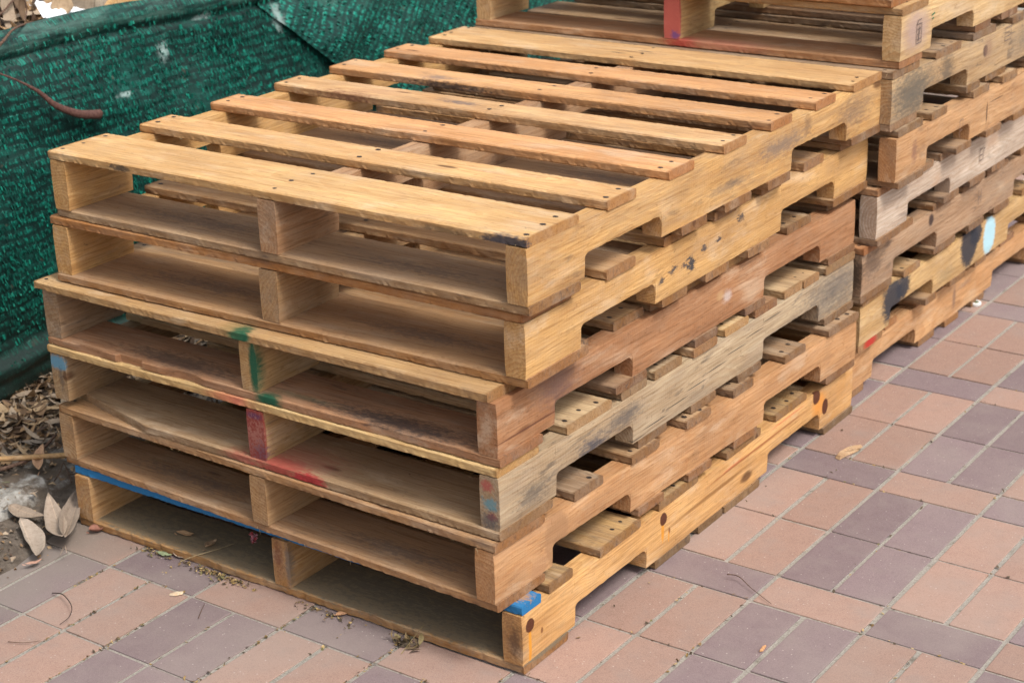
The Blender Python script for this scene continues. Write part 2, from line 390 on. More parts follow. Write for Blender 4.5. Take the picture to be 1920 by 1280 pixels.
m_BL = wood_mat('wood_faded_blue_end', [paint((-.612, 0, .028), (.012, .03, .016), (.09, .25, .36), .85, .4, 1.4), paint((-.612, -.005, .0), (.02, .008, .025), (.04, .04, .05), .5, .8, 2)])
m_BR = wood_mat('wood_scuffed_coloured_end', [paint(S(.385+.07*q, .020+.0098*q), (.042, .012, .0013), (.05, .04, .035), .85, .4, .35) for q in range(8)] + [paint((-.612, .004, .028), (.008, .014, .012), (.35, .07, .06), .8, .6, 2.), paint((-.612, -.002, -.002), (.008, .018, .014), (.10, .24, .28), .8, .6, 2.), paint((-.612, -.004, -.022), (.008, .012, .009), (.4, .07, .05), .7, .6, 2.), paint((-.612, 0, -.03), (.01, .02, .02), (.05, .055, .07), .7, .6, 2.),
     paint(S(.09, .045), (.05, .01, .02), (.05, .05, .055), .6, .9, 2.6), paint(S(.26, .05), (.05, .01, .035), (.06, .06, .075), .85, .8, 2.4), paint(S(.36, .075), (.06, .01, .02), (.07, .065, .07), .7, .9, 2.4), paint(S(1.13, .06), (.16, .01, .06), (.08, .08, .085), .6, 1, 2.4)])
KN = (.075, .022, .012); RES = (.62, .26, .035)
m_K = wood_mat('pine_with_resin_knots', [
    paint(S(.021, .045), (.0045, .008, .042), RES, .95, .3, .5), paint(S(.022, .080), (.0125, .012, .0125), KN, .97, .15, .2), paint(S(.055, .055), (.004, .01, .006), (.2, .08, .03), .9, .3, .4),
    paint(S(.436, .064), (.0055, .008, .024), RES, .95, .3, .5), paint(S(.439, .086), (.0125, .012, .0125), KN, .97, .15, .2), paint(S(.459, .055), (.004, .01, .007), (.2, .08, .03), .9, .3, .4), paint(S(.457, .045), (.003, .01, .012), RES, .8, .3, .4),
    paint(S(1.062, .075), (.035, .01, .032), (.62, .25, .05), .85, .7, .8), paint(S(1.05, .095), (.017, .012, .016), KN, .97, .15, .2), paint(S(1.09, .060), (.014, .012, .018), KN, .97, .15, .2),
    paint(S(.80, .083), (.24, .01, .0030), (.28, .09, .03), .8, .6, .4), paint(S(.62, .062), (.20, .01, .005), (.22, .10, .03), .7, .6, .5), paint(S(.92, .098), (.08, .01, .0018), (.45, .05, .03), .55, .4, .8), paint(S(.70, .086), (.05, .01, .0016), (.45, .05, .03), .5, .4, .4),
    paint((-.612, .0, .0), (.02, .03, .06), (.16, .075, .035), .6, .8, 1.6), paint((-.612, -.004, -.004), (.02, .014, .03), (.06, .035, .025), .6, .8, 2.2)], .6)
m_K1 = wood_mat('pine_dark_ends', [paint((-.612, .006, .01), (.02, .014, .04), (.16, .05, .03), .75, .9, 2), paint((-.612, -.016, .0), (.02, .008, .05), (.12, .11, .10), .7, .7, 1.6)])
m_P3 = wood_mat('reddish_wood_dark_stain', [paint(S(.162, .085), (.07, .012, .05), (.12, .075, .07), .65, .9, 1.8), paint(S(.175, .04), (.03, .012, .04), (.13, .07, .06), .5, .9, 1.6), paint(S(.70, .060), (.02, .012, .014), (.55, .50, .48), .55, .8, 1.6), paint(S(.675, .068), (.016, .012, .010), (.5, .32, .15), .6, .8, 1.), paint(S(.09, .038), (.12, .012, .0022), (.10, .035, .02), .8, .5, .9)])
rs_ = random.Random(21)
m_P4 = wood_mat('wood_black_smudges', [paint(S(.50, .052), (.016, .012, .014), (.035, .04, .05), .95, .5, 4.)] + [paint(S(y_, .048 + (y_-.38)*.10 + rs_.uniform(-.006, .006)), (rs_.uniform(.008, .02), .012, rs_.uniform(.004, .008)), (.045, .045, .055), .85, .6, 4.5) for y_ in (.36, .40, .44, .475, .545, .60, .68)])
m_P5 = wood_mat('yellow_wood_grey_smears', [paint(S(.80, .07), (.11, .012, .020), (.12, .10, .10), .6, .9, 2.4), paint(S(.60, .045), (.11, .012, .010), (.14, .11, .09), .55, .9, 2.4), paint(S(1.10, .065), (.09, .012, .03), (.14, .10, .08), .55, .9, 2.6), paint(S(.95, .04), (.10, .012, .012), (.10, .08, .08), .6, .9, 2.4), paint(S(.9, .088), (.016, .012, .025), (.16, .09, .05), .6, .9, 2.)])
m_P1 = wood_mat('tan_wood_damp_patch', [paint(S(.165, .060), (.035, .012, .055), (.30, .165, .085), .7, .25, .6), paint(S(.06, .100), (.12, .012, .012), (.42, .24, .13), .4, .5, .6), paint(S(.115, .03), (.025, .012, .02), (.36, .2, .11), .5, .3, .8)])
m_Q1 = wood_mat('wood_black_cyan_paint', [paint(S(.165, .070), (.060, .014, .058), (.030, .032, .042), .95, .4, 1.2), paint(S(.215, .082), (.04, .014, .03), (.030, .032, .042), .95, .4, 1.2), paint(S(.245, .045), (.012, .014, .007), (.75, .75, .75), .8, .5, 1.2), paint(S(.59, .075), (.055, .014, .060), (.030, .032, .042), .95, .25, .9), paint(S(.63, .088), (.04, .014, .03), (.030, .032, .042), .95, .25, .9), paint(S(.715, .062), (.040, .014, .05), (.38, .60, .68), .95, .2, .6), paint(S(.45, .04), (.06, .014, .02), (.2, .16, .1), .4, .8, 2.)])
m_Q1b = wood_mat('wood_red_streak_board', [paint((.505, .0, .0), (.02, .035, .02), (.42, .03, .025), .9, .6, 1.2)])
m_Q5 = wood_mat('mottled_dark_wood_knot', [paint(S(.10, .06), (.13, .012, .06), (.10, .09, .075), .85, .8, 1.8), paint(S(.27, .07), (.04, .012, .05), (.08, .07, .06), .7, .9, 2.), paint(S(.475, .073), (.014, .012, .014), (.045, .025, .025), .95, .3, .3), paint(S(.49, .075), (.03, .012, .026), (.25, .15, .10), .6, .7, .8), paint(S(.75, .06), (.15, .012, .05), (.14, .12, .10), .6, .9, 2.)])
m_Q6 = wood_mat('pale_wood_purple_bloom', [paint(S(.075, .065), (.075, .012, .05), (.36, .26, .23), .8, .7, .7), paint(S(.52, .09), (.1, .012, .04), (.3, .22, .2), .7, .7, .8)])
m_Q6m = wood_mat('red_sprayed_stringer_end', [paint((-.612, 0, 0), (.014, .04, .08), (.44, .085, .08), .88, .3, .5), paint((-.612, -.008, -.036), (.014, .012, .010), (.08, .06, .25), .7, .6, 2.)])
m_Q6b = wood_mat('red_sprayed_board', [paint((.02, -.05, .0), (.05, .03, .02), (.42, .04, .035), .85, .9, 1.2), paint((.12, -.045, .006), (.12, .04, .02), (.46, .15, .11), .6, 1, 1.)])
m_Q3 = wood_mat('pinkish_white_wood', [paint(S(.30, .05), (.03, .012, .04), (.42, .25, .14), .5, .9, 2.), paint(S(.62, .08), (.05, .012, .02), (.36, .2, .11), .5, .9, 2.), paint(S(.9, .05), (.05, .012, .03), (.4, .24, .14), .5, .9, 2.)])
m_Q2 = wood_mat('brown_wood_bark_edge', [paint(S(.345, .088), (.016, .012, .016), (.04, .025, .025), .92, .5, .8), paint(S(.05, .075), (.06, .012, .035), (.09, .06, .045), .7, .8, 2.2), paint((-.612, 0, .0), (.014, .03, .05), (.05, .035, .025), .85, .7, 1.6)])
m_Q0 = wood_mat('wood_dark_arch_stain', [paint(S(.60, .06), (.012, .012, .035), (.18, .11, .08), .7, .7, 1.2), paint(S(.66, .075), (.05, .012, .008), (.2, .13, .1), .5, .8, 1.4)])

OFF = [(-.0031, .0014, .0124), (-.0034, -.0162, -.0239), (-.0104, -.0115, -.0053), (-.0131, -.0077, -.0041), (.0045, .0189, .0159), (.0255, .0151, .005)]
def base(k): return (WID/2+OFF[k][0], LEN/2+OFF[k][1], k*PH)
PINE = (.60, .375, .165); YEL = (.56, .36, .155); TAN = (.50, .305, .155)
T1 = [(.0, .140), (.216, .299), (.403, .484), (.584, .665), (.754, .836), (.929, 1.011), (1.089, 1.219)]
pallet('pale clean-looking pallet with wide gaps, topmost of the near stack', base(5), OFF[5][2], T1,
       [(.003, .14), (.441, .528), (.59, .687), (.745, .83), (1.09, 1.219)],
       [YEL+(.12,), (.42, .27, .16, .3), YEL+(.30,)], we=.12, seed=1, bcol=(.41, .265, .145),
       tops={0: (.63, .435, .215, .05), 1: (.64, .425, .21, .06), 2: (.64, .375, .185, .06), 3: (.61, .41, .22, .16), 4: (.62, .375, .185, .22), 5: (.63, .375, .19, .08), 6: (.63, .435, .225, .05)},
       bots={0: (.44, .31, .18, .45)}, mats={('t', 0): m_T0, ('t', 3): m_T3, ('t', 4): m_T4, ('t', 6): m_T6, ('s', 2): m_P5}, wob=.6)
pallet('yellow-brown pallet with black smudges on its side, second from top of near stack', base(4), OFF[4][2], [(.0, .135), (.226, .312), (.411, .48), (.575, .655), (.75, .83), (.925, 1.01), (1.089, 1.219)],
       [(-.001, .17), (.405, .49), (.555, .64), (.705, .79), (1.06, 1.219)],
       [YEL+(.12,), (.42, .29, .16, .3), YEL+(.1,)], we=.25, seed=2, tcol=(.45, .29, .145), bcol=(.44, .29, .15), tops={0: (.50, .265, .105, .3)}, bots={0: (.46, .28, .13, .3)}, mats={('s', 2): m_P4})
pallet('pallet with reddish side rail and green-sprayed middle block in the near stack', base(3), OFF[3][2],
       [(-.006, .085), (.175, .265), (.345, .437), (.454, .531), (.567, .64), (.703, .799), (.945, 1.042), (1.115, 1.219)],
       [(-.002, .113), (.33, .425), (.579, .66), (.765, .842), (1.1, 1.219)],
       [(.33, .235, .15, .5), (.46, .32, .16, .1), (.37, .200, .105, .10)], we=.35, seed=3, tx=-.012, tcol=(.40, .28, .17), bcol=(.33, .21, .125),
       tops={0: (.50, .345, .175, .12), 4: (.50, .33, .15, .1), 5: (.62, .47, .27, 0)}, bots={0: (.46, .275, .165, .3)}, mats={('t', 0): m_G0, ('s', 1): m_G1, ('b', 0): m_G2, ('s', 2): m_P3},
       cuts={('b', 0): lambda x: max(0, .012*noise.noise(Vector((x*9, 3, 1)))) + (.008 if -.33 < x < -.27 else 0)})
pallet('pallet with grey weathered side rail and red-painted middle block in the near stack', base(2), OFF[2][2],
       [(.0, .112), (.19, .32), (.349, .431), (.456, .546), (.577, .66), (.693, .781), (.806, .893), (.926, 1.0), (1.002, 1.066), (1.09, 1.219)],
       [(-.003, .141), (.4, .492), (.574, .66), (.742, .831), (1.09, 1.219)],
       [(.36, .26, .15, .35), (.44, .31, .16, .2), (.43, .355, .25, .45)], we=.3, seed=4, tcol=(.48, .37, .23), bcol=(.36, .26, .16),
       tops={0: (.68, .52, .27, .0), 1: (.56, .45, .29, .1), 4: (.48, .33, .19, .2), 5: (.64, .50, .29, 0), 6: (.40, .26, .16, .3), 7: (.55, .42, .26, .2), 8: (.50, .36, .21, .2)}, bots={0: (.38, .28, .175, .2)}, mats={('t', 0): m_R3, ('s', 1): m_R1, ('b', 0): m_R2, ('s', 0): m_BL, ('s', 2): m_BR},
       cuts={('b', 0): lambda x: max(0, (-.27-x))*.22})
pallet('smooth tan pallet with damp patch, second from the bottom of the near stack', base(1), OFF[1][2],
       [(.0, .130), (.213, .296), (.38, .466), (.557, .639), (.72, .795), (.92, 1.003), (1.089, 1.219)],
       [(.003, .13), (.398, .479), (.563, .643), (.73, .816), (1.093, 1.219)],
       [(.43, .29, .16, .2), (.42, .28, .15, .2), (.50, .30, .155, .05)], we=.3, seed=5, tcol=(.42, .29, .17), bcol=(.41, .25, .13), tops={0: (.46, .29, .15, .25)}, bots={0: (.44, .27, .14, .25)}, mats={('s', 2): m_P1})
pallet('pine pallet with blue front board and resin-dripping knots, lowest of the near stack', base(0), OFF[0][2],
       [(.004, .058), (.085, .154), (.229, .36), (.428, .565), (.675, .81), (.876, 1.01), (1.089, 1.219)],
       [(.0, .13), (.41, .535), (.565, .655), (.665, .805), (1.08, 1.219)],
       [(.50, .31, .14, .25), (.46, .29, .13, .25), PINE+(.0,)], we=.25, seed=6, tcol=(.42, .29, .14), bcol=(.30, .235, .155), bots={0: (.46, .28, .12, .35)}, cuts={('b', 0): lambda x: .007*max(0, noise.noise(Vector((x*13, 1, 6)))) + .004*max(0, noise.noise(Vector((x*55, 1, 6))))},
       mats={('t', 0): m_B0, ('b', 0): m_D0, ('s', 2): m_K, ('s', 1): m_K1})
# ---- far stack: (right edge x, front y)
def sbase(xr, yf, k): return (xr-WID/2, yf+LEN/2, k*PH)
TG = [(.0, .13), (.213, .30), (.395, .48), (.565, .65), (.74, .83), (.915, 1.0), (1.089, 1.219)]
BG = [(.0, .13), (.40, .49), (.565, .655), (.73, .82), (1.089, 1.219)]
pallet('orange-tan pallet on the paving at the bottom of the far stack', sbase(.975, 1.24, 0), 0,
       [(.0, .11), (.21, .27), (.375, .43), (.52, .60), (.67, .76), (.88, .97), (1.1, 1.219)], [(.0, .11), (.40, .49), (.55, .63), (.71, .79), (1.08, 1.219)],
       [(.48, .3, .16, .3), (.48, .3, .16, .3), (.56, .345, .18, .1)], we=.3, seed=11, tcol=(.50, .31, .17), bcol=(.42, .27, .14), mats={('s', 2): m_Q0})
pallet('yellow pallet with black and pale blue paint patches, second lowest of the far stack', sbase(1.004, 1.25, 1), .004,
       TG, [(.0, .12), (.34, .40), (.48, .575), (.64, .71), (1.09, 1.219)],
       [(.45, .31, .16, .3), (.45, .31, .16, .3), (.52, .365, .18, .15)], we=.3, seed=12, tcol=(.48, .33, .17), bcol=(.44, .29, .15), mats={('s', 2): m_Q1, ('b', 0): m_Q1b})
pallet('brown-grey pallet with one dark knot on its side, third lowest of the far stack', sbase(1.02, 1.225, 2), -.002,
       [(.0, .084), (.16, .25), (.35, .47), (.51, .62), (.66, .79), (.87, .96), (1.09, 1.219)], [(.0, .15), (.367, .487), (.56, .65), (.72, .81), (1.09, 1.219)],
       [(.3, .2, .13, .5), (.3, .2, .13, .5), (.37, .255, .17, .35)], we=.45, seed=13, tcol=(.40, .28, .18), bcol=(.33, .23, .15), tops={0: (.5, .28, .15, .1)}, mats={('s', 2): m_Q2})
pallet('pinkish-white weathered pallet sticking out of the far stack, fourth from its bottom', sbase(1.037, 1.24, 3), .003,
       [(.0, .10), (.18, .27), (.31, .38), (.55, .64), (.68, .77), (.9, .99), (1.09, 1.219)], [(.0, .113), (.347, .43), (.49, .58), (.63, .71), (1.09, 1.219)],
       [(.38, .3, .22, .5), (.38, .3, .22, .5), (.54, .475, .42, .25)], we=.45, seed=14, tcol=(.42, .31, .21), bcol=(.38, .27, .18), tops={0: (.5, .33, .2, .2), 3: (.6, .48, .28, 0)}, mats={('s', 2): m_Q3})
pallet('orange-brown pallet with a cracked side rail, fourth from the top of the far stack', sbase(1.07, 1.25, 4), 0,
       [(.01, .13), (.17, .25), (.39, .48), (.55, .64), (.72, .81), (.9, .99), (1.09, 1.219)], [(.01, .135), (.308, .39), (.47, .56), (.64, .73), (1.09, 1.219)],
       [(.42, .27, .16, .4), (.42, .27, .16, .4), (.50, .315, .17, .15)], we=.4, seed=15, tcol=(.44, .32, .19), bcol=(.38, .27, .17),
       mats={('s', 2): wood_mat('orange_wood_crack', [paint(S(.53, .075), (.045, .012, .0014), (.04, .02, .015), .9, .4, .3), paint(S(.475, .055), (.004, .012, .028), (.04, .02, .015), .85, .4, .3), paint(S(.09, .06), (.016, .012, .03), (.2, .1, .07), .7, .8, 1.8)])})
pallet('mottled dark and yellow pallet in the far stack, level with the near stack top', sbase(1.064, 1.236, 5), -.003,
       [(.0, .057), (.062, .132), (.209, .339), (.411, .538), (.62, .70), (.8, .9), (1.09, 1.219)], [(.0, .129), (.375, .45), (.495, .61), (.72, .81), (1.09, 1.219)],
       [(.36, .27, .17, .5), (.36, .27, .17, .5), (.46, .34, .20, .45)], we=.5, seed=16, tcol=(.42, .31, .20), bcol=(.36, .27, .17), mats={('s', 2): m_Q5}, bots={0: (.45, .35, .26, .3)})
pallet('pale yellow pallet with red-sprayed middle block, above the near stack top', sbase(1.059, 1.25, 6), .012,
       [(.0, .13)] + TG[1:], [(.0, .115), (.40, .49), (.55, .65), (.72, .81), (1.09, 1.219)],
       [(.58, .43, .24, .1), (.56, .42, .22, .1), (.60, .45, .25, .05)], we=.25, seed=17, tcol=(.46, .33, .18), bcol=(.36, .235, .15), tops={0: (.52, .37, .19, .2)}, bots={0: (.52, .32, .18, .12)}, mats={('s', 2): m_Q6, ('s', 1): m_Q6m, ('b', 0): m_Q6b})
pallet('orange-edged pallet cut off by the upper frame edge, topmost of the far stack', sbase(1.04, 1.24, 7), .008,
       TG, [(.0, .12)] + BG[1:],
       [(.5, .33, .17, .2)]*3, we=.3, seed=18, tcol=(.5, .34, .18), bcol=(.44, .28, .14), bots={0: (.50, .28, .13, .2)})

# ------------------------------------------------------------------ stamps burnt on two rails (thin ink marks)
INK = simple('black_stamp_ink', (.11, .085, .075), .8, .1, .1, 200, (.24, .18, .15))
GRN = simple('green_marker_ink', (.01, .16, .08), .8, .1, .1, 200)
def strokes(name, segs, par_loc, X, mat, w=.0016):
    v = []; f = []
    for (a, b) in segs:
        a = Vector(a); b = Vector(b); d = (b-a).normalized(); n = Vector((-d.y, d.x))*w/2
        k = len(v)
        for q in (a-n, b-n, b+n, a+n): v.append((X, par_loc[0]+q.x, par_loc[1]+q.y))
        f.append((k, k+1, k+2, k+3))
    return mesh(name, v, f)
def box(x0, y0, x1, y1): return [((x0, y0), (x1, y0)), ((x1, y0), (x1, y1)), ((x1, y1), (x0, y1)), ((x0, y1), (x0, y0))]
byl = {o['label'][:12]: o for o in COL.objects if o.name.startswith('wooden_pallet')}
def pal(s): return [o for o in COL.objects if o.name.startswith('wooden_pallet') and o['label'].startswith(s)][0]
for (s, y, z, mt, segs, w) in (
    ('pale yellow pallet', .085, .058, INK, box(-.012, -.02, .012, .018) + [((-.008, -.012), (.008, -.012)), ((-.008, -.002), (.004, -.002)), ((0, -.018), (0, .014)), ((-.008, .008), (.008, .008)), ((-.006, -.016), (.006, .012)), ((-.012, .018), (-.004, .026)), ((-.004, .026), (.010, .026))], .0022),
    ('pale yellow pallet', .155, .078, GRN, [((-.008, .004), (.006, .007)), ((-.006, -.004), (.002, -.002))], .003),
    ('mottled dark', .60, .088, INK, box(-.017, -.014, .017, .014) + [((-.01, -.005), (.01, -.005)), ((-.01, .004), (.01, .004))], .0018),
    ('pinkish-white', .555, .062, INK, [((-.014, -.012), (-.014, .014)), ((-.014, .014), (.004, .014)), ((-.014, 0), (0, 0)), ((-.014, -.012), (.0, -.012)), ((.004, -.014), (.010, .012)), ((.010, .012), (.016, .012))], .0024),
    ('orange-brown pallet', .33, .055, INK, [((-.010, -.018), (-.010, .018)), ((-.010, .018), (.008, .018)), ((.008, .018), (.006, .002)), ((-.006, -.006), (.004, -.004))], .0014),
    ('brown-grey pallet', .62, .07, INK, [((-.008, -.018), (-.008, .018)), ((.006, -.016), (.008, .018)), ((-.008, 0), (.007, 0))], .002)):
    p = pal(s)
    me = strokes('stamp_mark', segs, (y-LEN/2, z), WID/2+.0016, mt, w)
    o = link('stamp_mark', me, mt, p)

# ------------------------------------------------------------------ pavement
def paver_mat():
    m, t, b = newmat('concrete_paver', .88, .18)
    tc = t.n('ShaderNodeTexCoord').outputs['Object']; oi = t.n('ShaderNodeObjectInfo')
    geo = t.n('ShaderNodeNewGeometry').outputs['Position']
    cb = t.n('ShaderNodeCombineXYZ'); t.l(t.math('MULTIPLY', oi.outputs['Random'], 91.), cb.inputs[0])
    P = t.vm('ADD', tc, cb.outputs[0])
    c = oi.outputs['Color']
    k = t.math('MULTIPLY_ADD', oi.outputs['Random'], .24, .88)
    kk = t.n('ShaderNodeCombineXYZ'); [t.l(k, kk.inputs[i]) for i in range(3)]
    c = t.vm('MULTIPLY', c, kk.outputs[0])
    f = t.noise(P, 560, 3, .8); c = t.mix(t.math('MULTIPLY', t.ramp(f, .35, .65), .75), c, t.vm('MULTIPLY', c, (.62, .58, .57)))
    f5 = t.noise(P, 210, 3, .7); c = t.mix(t.math('MULTIPLY', t.ramp(f5, .48, .66), .42), c, t.vm('MULTIPLY', c, (.70, .66, .64)))
    f5 = t.noise(P, 42, 4, .7); c = t.mix(t.math('MULTIPLY', t.ramp(f5, .45, .62), .30), c, t.vm('MULTIPLY', c, (.80, .78, .78)))
    f2 = t.noise(P, 330, 2, .8); c = t.mix(t.math('MULTIPLY', t.ramp(f2, .6, .75), .45), c, (.48, .38, .32, 1))
    f = t.noise(P, 14, 5, .65); c = t.mix(t.math('MULTIPLY', t.ramp(f, .45, .8), .45), c, (.25, .21, .19, 1))
    f = t.noise(geo, 2.3, 4, .6); c = t.mix(t.math('MULTIPLY', t.ramp(f, .42, .7), .42), c, (.30, .25, .22, 1))
    vo = t.n('ShaderNodeTexVoronoi'); vo.inputs['Scale'].default_value = 70; t.l(P, vo.inputs['Vector'])
    f = t.math('SUBTRACT', 1, t.ramp(vo.outputs['Distance'], .05, .11))
    c = t.mix(t.math('MULTIPLY', f, .55), c, (.55, .5, .46, 1))
    # soil dust drifting in from the planted edge
    sx = t.n('ShaderNodeSeparateXYZ'); t.l(geo, sx.inputs[0])
    d = t.math('ADD', sx.outputs[0], t.math('MULTIPLY', t.noise(geo, 9, 4, .6), -.16))
    f = t.math('SUBTRACT', 1, t.ramp(d, -.08, .15))
    c = t.mix(t.math('MULTIPLY', f, .75), c, (.20, .175, .15, 1))
    t.l(c, b.inputs['Base Color'])
    h = t.math('ADD', t.noise(P, 700, 3, .7), t.math('MULTIPLY', t.noise(P, 90, 3, .6), .6))
    bump(t, b, h, .5, .0008)
    return m
PAV = paver_mat()
def paver_mesh(lx, ly, seed):
    bm = bmesh.new(); bmesh.ops.create_cube(bm, size=1)
    for v in bm.verts: v.co = Vector((v.co.x*lx, v.co.y*ly, v.co.z*.03 - .015))
    bmesh.ops.bevel(bm, geom=[e for e in bm.edges if e.verts[0].co.z > -.005 or e.verts[1].co.z > -.005], offset=.0013, segments=2, affect='EDGES', profile=.6)
    rg = random.Random(seed)
    for v in bm.verts:
        v.co.x += rg.uniform(-.0004, .0004); v.co.y += rg.uniform(-.0004, .0004)
    me = bpy.data.meshes.new('paver'); bm.to_mesh(me); bm.free(); me.materials.append(PAV)
    me.polygons.foreach_set('use_smooth', [False]*len(me.polygons)); return me
gm, t, b = newmat('joint_sand', .95, .1)
tc = t.n('ShaderNodeTexCoord').outputs['Object']
c = t.mix(t.ramp(t.noise(tc, 260, 4, .8), .3, .7), (.47, .43, .38, 1), (.26, .235, .20, 1))
c = t.mix(t.math('MULTIPLY', t.ramp(t.noise(tc, 22, 4, .7), .55, .72), .7), c, (.14, .12, .09, 1))
t.l(c, b.inputs['Base Color']); bump(t, b, t.noise(tc, 420, 4, .8), 1., .003)
nx, ny = 60, 60
pv = [(-.6+8.6*i/nx, -3+10.*j/ny, -.0034) for j in range(ny+1) for i in range(nx+1)]
pf = [(j*(nx+1)+i, j*(nx+1)+i+1, (j+1)*(nx+1)+i+1, (j+1)*(nx+1)+i) for j in range(ny) for i in range(nx)]
pavement = link('pavement', mesh('pavement', pv, pf), gm); setp(pavement, kind='structure')
JG = .0092; JY = .0056
MV = [paver_mesh(.1029-JG, .2007-JY, 10+i) for i in range(4)]
MH = [paver_mesh(.2058-JG, .1004-JY, 20+i) for i in range(4)]
ORA = (.372, .246, .196, 1); PUR = (.240, .182, .186, 1)
cells = []
for ci in range(-1, 34):
    x0 = 1.0 + (ci-5)*.2058 + .0
    colr = ci % 2   # ci=5 -> x 1.0 orange verticals
    for k in range(-6, 12):
        yb = -.090 + .5018*k
        if x0 > 8 or yb > 6: continue
        va, ha = (ORA, PUR) if colr == 1 else (PUR, ORA)
        cells.append((x0+.1029, yb+.0502, 0, ha))
        for r in (0, 1):
            for s in (0, 1):
                cells.append((x0+.05145+s*.1029, yb+.1004+.10035+r*.2007, 1, va))
def proj(p):
    d = Vector(p)-CP; z = d.dot(F_); return 960+3361.5*d.dot(RR)/z, 640-3361.5*d.dot(UU)/z, z
vis = []; rest = []
for c_ in cells:
    u, v, z = proj((c_[0], c_[1], 0))
    hid = (c_[0] < .93 and c_[1] > .12)
    ok = z > 0 and -260 < u < 2180 and -200 < v < 1520 and not hid and c_[0] > -.1
    (vis if ok else rest).append((z, c_))
vis.sort(); rest += vis[295:]; vis = vis[:295]
rg = random.Random(3)
for z, (x, y, vert, co) in vis:
    me = rg.choice(MV if vert else MH)
    o = link('paver', me, None, pavement, (x+rg.uniform(-.0007, .0007), y+rg.uniform(-.0007, .0007), -rg.uniform(.0003, .0016)), (rg.uniform(-.003, .003), rg.uniform(-.003, .003), rg.uniform(-.006, .006)))
    o.color = co
m2 = {}
for nm, co in (('orange', ORA), ('purple', PUR)):
    v = []; f = []
    for z, (x, y, vert, c_) in rest:
        if c_ is not co: continue
        lx, ly = ((.1029-JG)/2, (.2007-JG)/2) if vert else ((.2058-JG)/2, (.1004-JG)/2)
        k = len(v); e = .0025
        for (a, b_, zz) in ((-1, -1, 0), (1, -1, 0), (1, 1, 0), (-1, 1, 0)): v.append((x+a*(lx-e), y+b_*(ly-e), -.0014))
        for (a, b_) in ((-1, -1), (1, -1), (1, 1), (-1, 1)): v.append((x+a*lx, y+b_*ly, -.007))
        f.append((k, k+1, k+2, k+3))
        for i in range(4): f.append((k+4+i, k+4+(i+1) % 4, k+(i+1) % 4, k+i))
    o = link('distant_pavers', mesh('distant_pavers', v, f), PAV, pavement); o.color = co; o['kind'] = 'stuff'

# ------------------------------------------------------------------ earth ground, kerb, litter
soil, t, b = newmat('dusty_soil', .95, .1)
tc = t.n('ShaderNodeTexCoord').outputs['Object']
c = t.mix(t.ramp(t.noise(tc, 35, 6, .7), .3, .7), (.19, .155, .125, 1), (.095, .075, .06, 1))
c = t.mix(t.math('MULTIPLY', t.ramp(t.noise(tc, 420, 3, .8), .5, .75), .5), c, (.30, .25, .20, 1))
c = t.mix(t.math('MULTIPLY', t.ramp(t.noise(tc, 150, 3, .8), .62, .72), .6), c, (.26, .15, .07, 1))
t.l(c, b.inputs['Base Color']); bump(t, b, t.noise(tc, 190, 5, .8), .9, .006)
def soil_h(x, y):
    n = noise.noise(Vector((x*6, y*6, 0)))*.008 + noise.noise(Vector((x*25, y*25, 1)))*.003 + noise.noise(Vector((x*70, y*70, 2)))*.0012
    edge = .035 + .02*noise.noise(Vector((y*7, .5, 0))) + (.06 if y < 0 else 0) * min(1, -y/.3)
    t_ = edge - x
    hgt = -.008 + min(.03, max(-.006, t_*.16)) if t_ < .1 else -.008 + .016 + min(.012, (t_-.1)*.06)
    return hgt + n*min(1, max(.15, t_*6))
nx, ny = 150, 260
v = []
for j in range(ny+1):
    y = -1.2 + 5.*j/ny
    for i in range(nx+1):
        x = .14 - 1.4*(i/nx)
        z = soil_h(x, y)
        if y > -.005 and x > -.03: z = min(z, -.003)
        v.append((x, y, z))
f = [(j*(nx+1)+i, (j+1)*(nx+1)+i, (j+1)*(nx+1)+i+1, j*(nx+1)+i+1) for j in range(ny) for i in range(nx)]
so_ = link('soil_verge', mesh('soil_verge', v, f, True), soil); setp(so_, kind='structure')
gp = link('ground', mesh('ground', [(-200, -200, -.05), (200, -200, -.05), (200, 200, -.05), (-200, 200, -.05)], [(0, 1, 2, 3)]), soil); setp(gp, kind='structure')

# broken concrete edging strip
conc, t, b = newmat('old_rough_concrete', .95, .12)
tc = t.n('ShaderNodeTexCoord').outputs['Object']
c = t.mix(t.ramp(t.noise(tc, 30, 6, .7), .35, .65), (.52, .50, .46, 1), (.26, .235, .205, 1))
c = t.mix(t.ramp(t.noise(tc, 9, 5, .7), .42, .56), c, (.14, .11, .085, 1))
c = t.mix(t.ramp(t.noise(tc, 160, 3, .8), .62, .7), c, (.10, .09, .08, 1))
t.l(c, b.inputs['Base Color']); bump(t, b, t.noise(tc, 120, 6, .8), 1., .006)
v = []; f = []; n = 110; m = 26
for j in range(n+1):
    y = -.34 + 1.5*j/n
    for i in range(m+1):
        u = i/m
        x = -.115 - .17*u + .014*noise.noise(Vector((y*11, 2, u)))
        prof = min(1, u*5)*min(1, (1-u)*3.)
        z = -.01 + .046*(max(0, prof)**.5) + .009*noise.noise(Vector((x*18, y*18, 5))) + .004*noise.noise(Vector((x*60, y*60, 5))) + .0016*noise.noise(Vector((x*160, y*160, 5)))
        v.append((x, y, z))
for j in range(n):
    for i in range(m): f.append((j*(m+1)+i, (j+1)*(m+1)+i, (j+1)*(m+1)+i+1, j*(m+1)+i+1))
k_ = link('concrete_edging', mesh('concrete_edging', v, f, False), conc)
setp(k_, 'low rough grey-white concrete edging half buried in soil left of the pallets', 'kerb')

